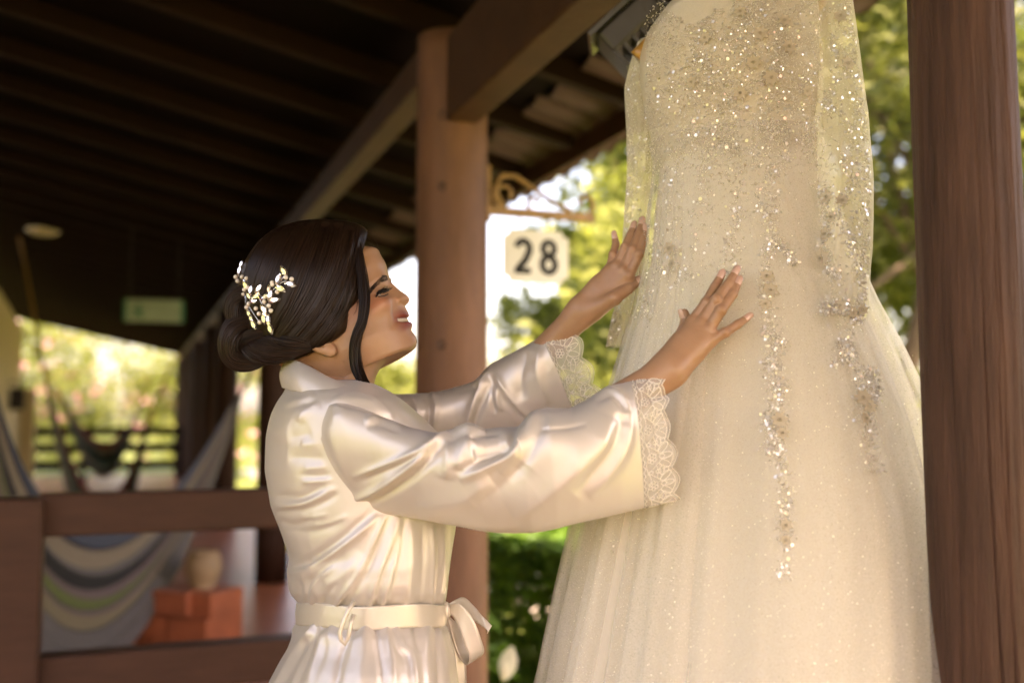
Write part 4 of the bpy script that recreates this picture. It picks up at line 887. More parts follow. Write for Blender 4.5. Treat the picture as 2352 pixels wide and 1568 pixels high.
body = fast_mesh('body', np.concatenate(VV), np.concatenate(FF), skin, None, True)
ca = body.data.color_attributes.new('tone', 'FLOAT_COLOR', 'POINT'); ca.data.foreach_set('color', np.concatenate(CC).ravel())
bm = bmesh.new(); bm.from_mesh(body.data); bmesh.ops.recalc_face_normals(bm, faces=bm.faces); bm.to_mesh(body.data); bm.free()
under(body, woman)
# ------------------------------------------------------------------ nails
nail_m = pmat('nail_polish', (.72, .46, .37), rough=.12, var=.05, spec=.8, Coat_Weight=.8)
def nail(tip, prev, nrm, r, parent):
    d = (tip - prev).normalized(); nrm = (nrm - d * nrm.dot(d)).normalized(); s_ = d.cross(nrm); G = []
    for i in range(7):
        t = i / 6; hw = r * .86 * (1 if t < .7 else math.sqrt(max(0, 1 - ((t - .7) / .33) ** 2)))
        c = tip + d * (-.0085 + .0165 * t) + nrm * (r * .93 + .0012 * math.sin(t * 3.1))
        G.append([list(c + s_ * hw * x - nrm * r * .38 * x * x) for x in np.linspace(-1, 1, 7)])
    mb = MB(); mb.grid(np.array(G)); o = under(mb.build('nail', nail_m), parent); m_ = o.modifiers.new('t', 'SOLIDIFY'); m_.thickness = .0007; subsurf(o)
for H in (HN, HF):
    for k, fg in enumerate(H['fingers']): nail(fg[3], fg[2], H['nrm'], FR_[k][3] * H['sc'] * 1.06, body)
nail(HN['thumb'][3], HN['thumb'][2], Vector((-.9, -.4, .1)), .0072, body); nail(HF['thumb'][3], HF['thumb'][2], Vector((-.1, -.85, .5)), .0074, body)
# ------------------------------------------------------------------ eyes, lashes, brows, teeth
white_e = pmat('eye_white', (.75, .70, .64), rough=.15, var=.03); dark_e = pmat('iris', (.02, .01, .006), rough=.08); lash_m = pmat('lash', (.006, .004, .004), rough=.5)
brow_m = pmat('brow_hair', (.028, .014, .009), rough=.6); teeth_m = pmat('teeth', (.62, .56, .48), rough=.2, var=.04)
def face_pt(b_, s_, lift=0.0):               # the point of the face surface at a height and a side
    k = np.argmin((HG[..., 2] - b_) ** 2 + (HG[..., 1] - s_) ** 2 + 9 * (HG[..., 0] < .045)); v = HEADV.reshape(-1, 3)[k]
    return Vector(v) + (Vector(v) - hd(.03, 0, .0)).normalized() * lift
for sg_ in (-1, 1):
    fp0 = face_pt(.0085, .032 * sg_); ec = fp0 - HF_ * .0098 + HL_ * (-.001 * sg_)
    mb = MB(); mb.grid(np.array([[list(ec + (HF_ * math.cos(t) + (HL_ * math.cos(p_) + HU_ * math.sin(p_)) * math.sin(t)) * .0108) for p_ in np.linspace(0, 2 * np.pi, 16, endpoint=False)] for t in np.linspace(.02, 3.12, 12)]), closed_v=True)
    eo = under(mb.build('eye', white_e), body)
    mb = MB(); gz = (HF_ + HU_ * .10).normalized(); mb.add([ec + gz * .0112] + [ec + gz * .0098 + (HL_ * math.cos(p_) + HU_ * math.sin(p_)) * .0055 for p_ in np.linspace(0, 2 * np.pi, 14, endpoint=False)], [(0, 1 + k, 1 + (k + 1) % 14) for k in range(14)]); under(mb.build('iris', dark_e), body)
    # upper lid and lashes
    lid = []; ls = MB(); r_ = np.random.default_rng(4)
    for t in np.linspace(0, 1, 15):
        s_ = (.0185 + .027 * t) * sg_; bb = .0085 + .0048 * math.sin(math.pi * (t * .9 + .07)) - .0030 * t
        lid.append(face_pt(bb, s_, .0012))
    ls.tube(lid, [.0013 + .0022 * math.sin(math.pi * min(1, .15 + t)) for t in np.linspace(0, 1, 15)], n=5)
    for k in range(34):
        t = k / 33; p_ = lid[int(t * 14)].lerp(lid[min(14, int(t * 14) + 1)], t * 14 - int(t * 14)); ln = .0085 + .0035 * math.sin(math.pi * t) + .002 * r_.random()
        d1 = (HF_ * (1.0 - .25 * t) + HL_ * sg_ * (-.15 + .9 * t) - HU_ * .15).normalized(); d2 = (d1 + HU_ * .7).normalized()
        ls.tube([p_, p_ + d1 * ln * .5, p_ + d1 * ln * .55 + d2 * ln * .5], [.0005, .0004, .00012], n=3, cap=False)
    low = [face_pt(.0062 - .0022 * math.sin(math.pi * t) - .002 * t, (.019 + .025 * t) * sg_, .0006) for t in np.linspace(.15, 1, 9)]; ls.tube(low, .0008, n=4)
    under(ls.build('eyelashes', lash_m), body)
    bw = MB()
    for k in range(420):
        t = r_.random(); wd = .0046 * (1 - .45 * t) * (1 if t > .1 else .7); o_ = r_.uniform(-1, 1) * wd
        s_ = (.0115 + .045 * t); bb = .0285 + .0035 * math.sin(t * math.pi) - .0165 * t ** 1.3 + o_
        p_ = face_pt(bb, s_ * sg_, .0006); d1 = (HL_ * sg_ * (.6 + .6 * t) - HF_ * (.2 + .7 * t) + HU_ * (.5 - 1.0 * t)).normalized()
        bw.tube([p_, p_ + d1 * .0035, p_ + d1 * .0072 - HU_ * .0006], [.00045, .0004, .0001], n=3, cap=False)
    under(bw.build('eyebrow', brow_m), body)
mb = MB()
for k in range(13):                           # upper teeth, one after the other along the smile
    s_ = (-.0270 + .0540 * k / 12); fr = to_head(938, 733); ap = fr[0] - .0022 - 19 * s_ * s_; w_ = .0023 * 1.0
    c = hd(ap, s_, fr[1] - .0024 + 7 * s_ * s_); dy = (HL_ - HF_ * 48 * s_).normalized(); dn = dy.cross(HU_)
    mb.box(c, dy * w_, HF_ * .0028, HU_ * .0030)
o = under(mb.build('teeth', teeth_m, smooth=False), body); bevel(o, .0012, 2)
# ================================================================== collar, belt, lace
def strip(name, A, B, n, m, mat, parent, bulge=0.0, thick=0.0015):    # a cloth band between two edge lines
    A, B = cat(np.array([list(p) for p in A]), n), cat(np.array([list(p) for p in B]), n); t = np.linspace(0, 1, m)[None, :, None]
    G = A[:, None] * (1 - t) + B[:, None] * t; nn_ = grid_normals(G, False); G = G + nn_ * (np.sin(np.pi * t[..., 0]) * bulge)[..., None]
    return cloth_part(name, G, parent, mat, thick, closed=False)
up_ = [(655, 825, 1.600), (676, 826, 1.548), (709, 840, 1.522), (750, 859, 1.506), (782, 875, 1.500), (815, 895, 1.502), (850, 918, 1.52), (888, 948, 1.55)]
lo_ = [(647, 890, 1.600), (668, 896, 1.515), (722, 905, 1.466), (765, 903, 1.452), (800, 912, 1.456), (835, 930, 1.468), (865, 952, 1.49), (893, 980, 1.53)]
mir = lambda L_: [(x, y, 3.205 - Y) for x, y, Y in L_[::-1]]
full_u = [P(*q) for q in mir(up_)[:-1] + up_]; full_l = [P(*q) for q in mir(lo_)[:-1] + lo_]
nU = 150; A_ = cat(np.array([list(p) for p in full_u]), nU); B_ = cat(np.array([list(p) for p in full_l]), nU); tt = np.linspace(0, 1, 26)[None, :, None]
Gc = A_[:, None] * (1 - tt) + B_[:, None] * tt; Nc = grid_normals(Gc, False)
if (Nc[nU // 2 + 30, 13] @ np.array([0, -1, 0])) < 0: Nc = -Nc
Gc = Gc + Nc * (np.sin(np.pi * tt[..., 0]) * .007)[..., None] + Nc * (fnoise(Gc, (13, 13, 13), 4) * .0028)[..., None]
cloth_part('collar', Gc, robe, satin_m, .002, closed=False)
up2 = [(700, 838, 1.525), (735, 850, 1.503), (770, 868, 1.492), (805, 888, 1.49), (835, 906, 1.50)]; lo2 = [(716, 858, 1.505), (742, 878, 1.485), (775, 888, 1.478), (812, 900, 1.48), (842, 915, 1.49)]
# belt
py_ = np.linspace(1381, 1430, 12); mid = [(1386 + 1420) / 2]
rowsB = np.array([(p_, np.interp(p_, [1381, 1405, 1430], [676, 673, 674]), np.interp(p_, [1381, 1405, 1430], [1027, 1030, 1029]), .171) for p_ in py_])
pb, pf2 = P_np(rowsB[:, 1], rowsB[:, 0], BODY_Y), P_np(rowsB[:, 2], rowsB[:, 0], BODY_Y); hw = (pf2[:, 0] - pb[:, 0]) / 2; c = (pb + pf2) / 2; Bb = np.full(12, .171); Ab = np.sqrt(hw ** 2 - (Bb * math.sin(PSI)) ** 2) / math.cos(PSI)
qq = 2 * np.pi * np.arange(140) / 140; fa = np.sign(np.cos(qq)) * np.abs(np.cos(qq)) ** .92; la = np.sign(np.sin(qq)) * np.abs(np.sin(qq)) ** .92
Gb = np.stack([c[:, None, 0] + Ab[:, None] * fa * math.cos(PSI) + Bb[:, None] * la * math.sin(PSI), c[:, None, 1] + Ab[:, None] * fa * math.sin(PSI) - Bb[:, None] * la * math.cos(PSI), c[:, None, 2] + 0.0015 * np.sin(qq * 5 + 1)[None, :]], -1); Gb[..., 2] += .15 * (BODY_Y - Gb[..., 1])
belt = cloth_part('belt', Gb, robe, belt_m, .002)
def ribbon(name, path, wv, mat, parent, n=40):
    C = cat(np.array([list(P(*q)) for q in path]), n); Wv = cat(np.array(wv, float), n)
    G = np.stack([C + Wv * x for x in np.linspace(-1, 1, 7)], 1); return cloth_part(name, G, parent, mat, .0012, closed=False)
by_ = 1.545
ribbon('bow_loop', [(1022, 1402, by_), (1046, 1398, by_ - .012), (1070, 1432, by_ - .018), (1086, 1474, by_ - .018), (1095, 1503, by_ - .013), (1084, 1519, by_), (1068, 1506, by_ + .010), (1054, 1468, by_ + .012), (1040, 1428, by_ + .008), (1026, 1406, by_)], [(.003, -.001, .008), (.007, -.003, .009), (.0115, -.002, .006), (.0125, .001, .004), (.011, .004, .003), (.007, .008, .003), (.008, .006, .001), (.010, .004, -.001), (.008, .003, -.004), (.003, 0, -.007)], belt_m, robe)
ribbon('bow_tail', [(1024, 1398, by_ + .01), (1060, 1385, by_ + .015), (1090, 1408, by_ + .01), (1112, 1428, by_), (1124, 1446, by_ - .005)], [(.002, 0, .007), (.001, .006, .008), (-.002, .006, .011), (-.004, .005, .010), (.004, .002, .006)], belt_m, robe)
ribbon('bow_tail', [(1026, 1405, by_ + .005), (1040, 1450, by_ + .012), (1052, 1510, by_ + .01), (1056, 1600, by_ + .01), (1058, 1720, by_ + .015)], [(.004, 0, -.006), (.010, .003, 0), (.011, .004, 0), (.010, .006, 0), (.010, .007, 0)], belt_m, robe)
mb = MB(); kc = P(1024, 1402, by_ - .006); mb.grid(np.array([[list(kc + Vector((math.sin(t) * math.cos(p_) * .008, math.sin(t) * math.sin(p_) * .009, math.cos(t) * .014))) for p_ in np.linspace(0, 2 * np.pi, 14, endpoint=False)] for t in np.linspace(.02, 3.12, 10)]), closed_v=True); under(mb.build('knot', belt_m), robe)
yb = 1.408
mb = MB(); mb.tube([P(*q, yb_) for q, yb_ in (((814, 1380), yb - .004), ((800, 1400), yb - .010), ((788, 1428), yb - .012), ((780, 1452), yb - .014), ((783, 1468), yb - .014), ((792, 1478), yb - .008), ((800, 1462), yb - .010), ((806, 1432), yb - .009), ((812, 1410), yb - .004))], .0032, n=7); under(mb.build('belt_loop', belt_m), robe)
# shoulder seam cord
mb = MB(); seam = [(735, 918), (724, 955), (716, 997), (717, 1037), (732, 1067), (747, 1102), (768, 1127), (804, 1168)]
def near_Y(px, py, Gs):
    X_, Y_ = proj(Gs); k = np.argmin((X_ - px) ** 2 + (Y_ - py) ** 2 + 1e4 * np.clip(Gs[..., 1] - Gs[..., 1].min() - .16, 0, 1)); return Gs.reshape(-1, 3)[k, 1]
mb.tube([P(x, y, near_Y(x, y, Gn) - .005 + .0015 * math.sin(k * 2.1)) for k, (x, y) in enumerate([tuple(q) for q in cat(np.array(seam, float), 60)])], .0016, n=5); under(mb.build('seam', satin_m), robe)
# lace cuffs
lace_m = pmat('lace_thread', (.90, .86, .80), rough=.7, var=.1, Sheen_Weight=.3)
net_m, nt, b = nodes_of('lace_net'); b.inputs['Base Color'].default_value = (.88, .83, .76, 1); b.inputs['Roughness'].default_value = .8; b.inputs['Alpha'].default_value = .38
def lace(G, wd, nm, parent, flare=0.25, seed=1, half=None):
    """a scalloped lace band hanging on the last ring of a sleeve"""
    R = G[-1]; c = R.mean(0); D = G[-1] - G[-7]; D = D / np.linalg.norm(D, axis=1, keepdims=True); rad_ = R - c; D = D + rad_ / (np.linalg.norm(rad_, axis=1, keepdims=True) + 1e-6) * flare * 0.3; D /= np.linalg.norm(D, axis=1, keepdims=True)
    L_ = np.r_[0, np.cumsum(np.linalg.norm(np.diff(np.vstack([R, R[:1]]), axis=0), axis=1))]; tot = L_[-1]; m = len(R)
    Rc, Dc = np.vstack([R, R[:1]]), np.vstack([D, D[:1]])
    def pt(l, w):
        l = l % tot; p = np.array([np.interp(l, L_, Rc[:, k]) for k in range(3)]); d = np.array([np.interp(l, L_, Dc[:, k]) for k in range(3)])
        return Vector(p + d * w * 1.0 + np.array([0, -.0, 0]))
    pitch = tot / nm; mb = MB()
    edge = lambda l: wd * (0.80 + 0.20 * abs(math.sin(math.pi * l / pitch)))
    nl = nm * 14; GG = np.array([[list(pt(tot * i / nl, w_ * edge(tot * i / nl) - .002)) for w_ in np.linspace(0, 1, 5)] for i in range(nl)])
    net = MB(); net.grid(GG, closed_u=True); lo = under(net.build('lace_cuff', net_m), parent)
    def cord(f, n, r): mb.tube([pt(*f(t)) for t in np.linspace(0, 1, n)], r * .8, n=3, cap=False)
    for k in range(nm):
        l0 = pitch * (k + .5)
        cord(lambda t: (pitch * (k + t), edge(pitch * (k + t))), 12, .0011); cord(lambda t: (pitch * (k + t), edge(pitch * (k + t)) * .90 - .001), 12, .0008)
        cord(lambda t: (pitch * (k + t), .002 + .0015 * math.sin(t * 25)), 14, .0010); cord(lambda t: (pitch * (k + t), .008 + .003 * math.sin(2 * math.pi * t)), 12, .0008)
        for a_ in np.linspace(-65, 65, 5):   # fan of petals
            an = rad(a_); cl, cw = l0 + math.sin(an) * wd * .36, wd * .36 + math.cos(an) * wd * .30
            cord(lambda t: (cl + (math.cos(2 * math.pi * t) * math.sin(an) * wd * .19 + math.sin(2 * math.pi * t) * math.cos(an) * wd * .075), cw + (math.cos(2 * math.pi * t) * math.cos(an) * wd * .19 - math.sin(2 * math.pi * t) * math.sin(an) * wd * .075)), 11, .0010)
        for a_ in range(6):                  # small flower at the foot of the fan
            an = rad(60 * a_); cord(lambda t: (l0 + math.cos(an) * wd * .09 + math.cos(2 * math.pi * t) * wd * .05, wd * .26 + math.sin(an) * wd * .09 + math.sin(2 * math.pi * t) * wd * .05), 7, .0010)
        cord(lambda t: (pitch * (k + t * .5), wd * (.15 + .5 * t)), 8, .0009); cord(lambda t: (pitch * (k + 1 - t * .5), wd * (.15 + .5 * t)), 8, .0009)
        for j_ in range(3): cord(lambda t: (pitch * k + math.cos(2 * math.pi * t) * wd * .05, wd * (.2 + .22 * j_) + math.sin(2 * math.pi * t) * wd * .08), 7, .0009)
    under(mb.build('lace_pattern', lace_m), parent)
    return lo
lace(Gn, .054, 11, robe, flare=.05); lace(Gf, .058, 8, robe, flare=.15)
# ================================================================== hair
hair_m, nt, b = nodes_of('hair_dark'); b.inputs['Roughness'].default_value = .34; b.inputs['Specular IOR Level'].default_value = .30
gi = N(nt, 'ShaderNodeNewGeometry'); crh = N(nt, 'ShaderNodeValToRGB'); crh.color_ramp.elements[0].color = (.006, .0030, .0020, 1); crh.color_ramp.elements[1].color = (.034, .017, .009, 1); nt.links.new(gi.outputs['Random Per Island'], crh.inputs[0]); nt.links.new(crh.outputs[0], b.inputs['Base Color'])
HC = (690.0, 668.0); HY = 1.62
# outline of the hair on the near side: picture point and depth of the edge there
OUT = [(846, 535, 1.606), (841, 524, 1.612), (820, 513, 1.62), (790, 507, 1.62), (755, 504, 1.62), (715, 504, 1.62), (660, 514, 1.62), (612, 538, 1.62), (575, 578, 1.62), (553, 630, 1.62), (545, 690, 1.62), (548, 745, 1.62), (565, 795, 1.61), (600, 822, 1.59), (645, 832, 1.575), (690, 822, 1.565), (733, 800, 1.552), (768, 782, 1.548), (795, 760, 1.549), (798, 735, 1.550), (800, 712, 1.551), (826, 682, 1.556), (829, 660, 1.560), (821, 600, 1.566), (819, 560, 1.578), (842, 542, 1.598)]
oa = np.array(OUT); th = np.arctan2(oa[:, 1] - HC[1], oa[:, 0] - HC[0]); ra_ = np.hypot(oa[:, 0] - HC[0], oa[:, 1] - HC[1]); od = np.argsort(th); th, ra_, ye = th[od], ra_[od], oa[od, 2]
def outline(t): return np.interp(t, th, ra_, period=2 * np.pi), np.interp(t, th, ye, period=2 * np.pi)
HYC = 1.62 - .100
def shell_Y(px, py, side=-1):
    t = math.atan2(py - HC[1], px - HC[0]); R_, E_ = outline(t); rho = min(1, math.hypot(px - HC[0], py - HC[1]) / R_)
    y = E_ + (HYC - E_) * math.sqrt(max(0, 1 - rho ** 2.2)); return y if side < 0 else 2 * HY - y
nt_, nr_ = 120, 34
def shell(side):
    G = np.zeros((nr_, nt_, 3))
    for i in range(nr_):
        rho = math.sin(i / (nr_ - 1) * math.pi / 2)
        for j in range(nt_):
            t = -math.pi + 2 * math.pi * j / nt_; R_, E_ = outline(t); px, py = HC[0] + math.cos(t) * R_ * rho, HC[1] + math.sin(t) * R_ * rho
            G[i, j] = P(px, py, (E_ + (HYC - E_) * math.sqrt(max(0, 1 - rho ** 2.2))) if side < 0 else 2 * HY - (E_ + (HYC - E_) * math.sqrt(max(0, 1 - rho ** 2.2))))
    return G
mb = MB(); mb.grid(shell(-1), closed_v=True); mb.grid(shell(1), closed_v=True, flip=True)
hair = under(mb.build('hair', hair_m), woman)
rh = np.random.default_rng(17)
def bez(p0, p1, p2, p3, t): return ((1 - t) ** 3 * p0[0] + 3 * t * (1 - t) ** 2 * p1[0] + 3 * t * t * (1 - t) * p2[0] + t ** 3 * p3[0], (1 - t) ** 3 * p0[1] + 3 * t * (1 - t) ** 2 * p1[1] + 3 * t * t * (1 - t) * p2[1] + t ** 3 * p3[1])
# combed strands: from the parting over the side, swept back to the bun
KEYS = [  # root, control, control, end
    ((842, 534), (824, 600), (832, 700), (742, 790)), ((832, 525), (814, 610), (802, 730), (700, 812)), ((815, 515), (800, 610), (770, 730), (650, 818)), ((785, 508), (762, 600), (735, 720), (620, 810)),
    ((750, 505), (715, 590), (690, 710), (600, 800)), ((715, 505), (665, 580), (640, 690), (580, 790)), ((680, 510), (615, 580), (600, 670), (565, 775)), ((640, 522), (580, 590), (565, 670), (556, 750)), ((605, 545), (560, 610), (552, 670), (552, 720))]
KA = np.array(KEYS, float); sb = MB()
def strand_pts(u, n=15, jit=3.0, lift=.002):
    k = u * (len(KEYS) - 1); i = min(int(k), len(KEYS) - 2); f = k - i; q_ = KA[i] * (1 - f) + KA[i + 1] * f + rh.normal(size=(4, 2)) * np.array([[1.0], [jit], [jit], [jit * 1.5]])
    out = []
    for t in np.linspace(0, 1, n):
        px, py = bez(*q_, t); tt_ = math.atan2(py - HC[1], px - HC[0]); R_, _ = outline(tt_); d_ = math.hypot(px - HC[0], py - HC[1])
        if d_ > R_ * 1.0: px, py = HC[0] + (px - HC[0]) / d_ * R_, HC[1] + (py - HC[1]) / d_ * R_
        out.append((px, py))
    return out
for k in range(2100):
    u = rh.random(); pts = strand_pts(u); lf = rh.uniform(-.0005, .0030) + .002 * math.sin(u * 60) * .6; r0 = rh.uniform(.0004, .0009)
    if rh.random() < .12: pts = pts[: rh.integers(6, 12)]
    sb.tube([P(x, y, shell_Y(x, y) - lf) for x, y in pts], [r0 * .6] + [r0] * (len(pts) - 2) + [r0 * .3], n=3, cap=False)
for k in range(260):                         # far side
    pts = strand_pts(rh.random(), n=9); sb.tube([P(x, y, shell_Y(x, y, 1) + rh.uniform(0, .002)) for x, y in pts], .0008, n=3, cap=False)
under(sb.build('strands', hair_m), hair)
def hank(name, ctr, r, n, tw, mat=hair_m, seg=34, rr=.00075, parent=None, seed=2, taper=(.4, 1, 1, .5), core=.82):
    r_ = np.random.default_rng(seed); C = cat(np.array([list(P(*q)) for q in ctr]), seg); R_ = np.interp(np.linspace(0, 1, seg), np.linspace(0, 1, len(taper)), taper) * r
    mb = MB(); mb.tube([Vector(p) for p in C], list(R_ * core), n=12)
    up = Vector((0, -1, 0))
    fr = []
    for i in range(seg):
        d = Vector(C[min(i + 1, seg - 1)] - C[max(i - 1, 0)]).normalized(); a = (up - d * d.dot(up)).normalized(); fr.append((a, d.cross(a)))
    for k in range(n):
        ph = r_.uniform(0, 6.28); q_ = r_.uniform(core, 1.06 + (.82 - core) * .8); tw_ = tw * r_.uniform(.7, 1.3); s0 = r_.integers(0, 4); s1 = seg - r_.integers(0, 5)
        pts = [Vector(C[i]) + (fr[i][0] * math.cos(ph + tw_ * i / seg) + fr[i][1] * math.sin(ph + tw_ * i / seg)) * R_[i] * q_ for i in range(s0, s1)]
        mb.tube(pts, rr * r_.uniform(.6, 1.1), n=3, cap=False)
    return under(mb.build(name, mat), parent)
bunY = 1.595
hank('bun', [(649, 764, bunY - .02), (597, 736, bunY - .01), (558, 746, bunY - .012), (539, 779, bunY - .015), (547, 814, bunY - .012), (580, 816, bunY - .008), (614, 794, bunY - .012)], .0225, 460, 2.0, parent=hair, seed=3, taper=(.6, .9, 1.05, 1.1, 1.1, 1.0, .7))
hank('bun', [(593, 694, bunY), (558, 684, bunY - .008), (545, 709, bunY - .012), (558, 739, bunY - .014), (588, 749, bunY - .018)], .0195, 330, 2.0, parent=hair, seed=4, taper=(.5, 1, 1.05, 1, .6))
hank('bun', [(567, 794, bunY - .02), (597, 802, bunY - .035), (631, 800, bunY - .045), (674, 794, bunY - .055), (715, 789, bunY - .055)], .0215, 380, 2.4, parent=hair, seed=6, taper=(.7, 1.05, 1.1, .9, .4))
hank('bun', [(614, 764, bunY - .045), (593, 769, bunY - .045), (571, 784, bunY - .035), (567, 809, bunY - .022), (593, 824, bunY - .02), (631, 822, bunY - .03)], .014, 160, 2.4, parent=hair, seed=8)
hank('tendril', [(819, 548, 1.566), (823, 590, 1.556), (832, 640, 1.548), (837, 690, 1.541), (833, 735, 1.537), (821, 768, 1.537), (815, 800, 1.540), (819, 840, 1.540), (832, 872, 1.532), (852, 898, 1.522), (870, 917, 1.516)], .0064, 130, 2.2, parent=hair, seed=5, rr=.00055, taper=(.8, 1.1, 1.15, 1.1, 1.0, 1.0, 1.1, 1.15, .95, .7, .15), seg=60, core=.5)
fl_ = MB()
for k in range(46):                          # stray hairs
    t = rh.uniform(-math.pi, math.pi * .2) if k < 26 else rh.uniform(1.9, 3.1); R_, E_ = outline(t); a0 = t + rh.normal() * .1
    pts = []
    for i in range(8):
        aa = a0 + i * .06 * rh.choice([1, 1, -1]) if i == 0 else aa + .05; rr_ = R_ * (.97 + .012 * math.sin(i * .5) * rh.uniform(.5, 2.5)) + (i * .9 if k % 4 == 0 else 0)
        pts.append(P(HC[0] + math.cos(aa) * rr_, HC[1] + math.sin(aa) * rr_, E_ - .004))
    fl_.tube(pts, .00022, n=3, cap=False)
for k in range(14):                          # wisps on the nape and under the bun
    x0, y0 = rh.uniform(520, 720), rh.uniform(815, 828); fl_.tube([P(x0, y0, 1.58), P(x0 + rh.normal() * 8, y0 + 14, 1.578), P(x0 + rh.normal() * 14, y0 + rh.uniform(20, 42), 1.575)], .00025, n=3, cap=False)
under(fl_.build('stray_hairs', hair_m), hair)
# ================================================================== jewelled comb
cryst, nt, b = nodes_of('crystal'); b.inputs['Base Color'].default_value = (.97, .95, .92, 1); b.inputs['Metallic'].default_value = .9; b.inputs['Roughness'].default_value = .04
pearl = pmat('pearl', (.82, .76, .70), rough=.18, var=.1, spec=.8, Coat_Weight=.6); silver = pmat('silver_wire', (.8, .77, .73), rough=.25, metal=1.0, var=.1)
def hz_(zx, zy): return 477.8 + .2929 * zx, 477.8 + .2929 * zy
cx0, cy0 = hz_(360, 690); comb = empty('hair_comb', P(cx0, cy0, shell_Y(cx0, cy0) - .004), 'silver crystal and pearl hair comb pinned in the dark updo', 'hair comb')
def hp_(zx, zy, l=.005):
    x, y = hz_(zx, zy); t = math.atan2(y - HC[1], x - HC[0]); R_, E_ = outline(t); return P(x, y, shell_Y(x, y) - l) - comb.location
def marquise(L_, W_, T_):
    n = 10; V = []; 
    for k in range(n): a = 2 * math.pi * k / n; V.append((math.copysign(abs(math.cos(a)) ** 1.0, math.cos(a)) * L_, math.sin(a) * W_ * (1 - .55 * abs(math.cos(a)) ** 3), 0))
    V2 = [(x * .55, y * .55, T_) for x, y, z in V]; V3 = [(0, 0, -T_ * .8)]
    return V + V2 + V3, [(k, (k + 1) % n, (k + 1) % n + n, k + n) for k in range(n)] + [tuple(range(n, 2 * n))] + [((k + 1) % n, k, 2 * n) for k in range(n)]
mqs = []
for L_ in (.0105, .0082):
    me = bpy.data.meshes.new('crystal'); v_, f_ = marquise(L_, L_ * .48, L_ * .32); me.from_pydata(v_, [], f_); me.materials.append(cryst); mqs.append(me)
def put(me, pos, ang, nm, tilt=0.0):
    o = bpy.data.objects.new(nm, me); COL.objects.link(o); o.parent = comb; o.location = pos; z = Vector((0.15 * math.sin(ang * 3) + tilt, -1, .15 * math.cos(ang * 5))).normalized(); x = Vector((math.cos(ang), 0, math.sin(ang))); x = (x - z * z.dot(x)).normalized(); y = z.cross(x)
    o.rotation_euler = Matrix((x, y, z)).transposed().to_euler(); return o
for zx, zy, a_, big in ((595, 497, 118, 0), (550, 557, 78, 0), (645, 597, -12, 0), (567, 634, -25, 0), (523, 722, 15, 0), (490, 680, 70, 0), (478, 640, 95, 1), (400, 628, 55, 0), (382, 686, 40, 0), (338, 642, 80, 0), (296, 607, 110, 0), (440, 797, 125, 0), (440, 868, 100, 0), (472, 870, 85, 1), (362, 728, 10, 1), (250, 490, 82, 0), (262, 440, 75, 1), (255, 740, 85, 0), (250, 790, 95, 1), (252, 850, 88, 1), (258, 905, 92, 1), (262, 945, 85, 1), (322, 830, 118, 1), (340, 870, 115, 1), (358, 915, 118, 0), (382, 965, 112, 1), (476, 900, 100, 1), (488, 945, 105, 0), (455, 690, 30, 1), (415, 700, 150, 1), (305, 585, 140, 1), (320, 690, 120, 1)):
    put(mqs[big], hp_(zx, zy, .006), rad(a_), 'crystal')
pme = bpy.data.meshes.new('pearl'); bm = bmesh.new(); bmesh.ops.create_uvsphere(bm, u_segments=12, v_segments=8, radius=.0037); bm.to_mesh(pme); bm.free(); pme.materials.append(pearl); pme.polygons.foreach_set('use_smooth', [True] * len(pme.polygons))
for zx, zy in ((655, 557), (610, 545), (503, 585), (543, 657), (440, 735), (476, 765), (493, 805), (376, 787), (302, 778), (318, 752), (405, 895), (275, 678), (240, 640), (268, 540), (217, 540), (232, 572), (300, 552), (452, 692), (400, 828), (272, 845), (285, 640), (312, 625), (505, 600)):
    o = bpy.data.objects.new('pearl', pme); COL.objects.link(o); o.parent = comb; o.location = hp_(zx, zy, .006)
wb = MB()
for ln in ([(255, 430), (250, 560), (290, 680), (400, 700), (480, 670), (540, 610), (600, 530)], [(290, 680), (330, 780), (405, 895)], [(290, 690), (255, 760), (262, 950)], [(300, 690), (340, 850), (390, 985)], [(400, 700), (440, 800), (480, 960)], [(540, 610), (600, 575), (650, 590)], [(400, 700), (390, 640)], [(480, 670), (440, 740), (490, 800)], [(290, 680), (370, 785)], [(290, 680), (300, 775)], [(540, 615), (570, 640)]):
    wb.tube([Vector(q_) for q_ in cat(np.array([list(hp_(x, y, .003)) for x, y in ln]), 10 * len(ln))], .0009, n=5)
wb.build('wire', silver, comb)
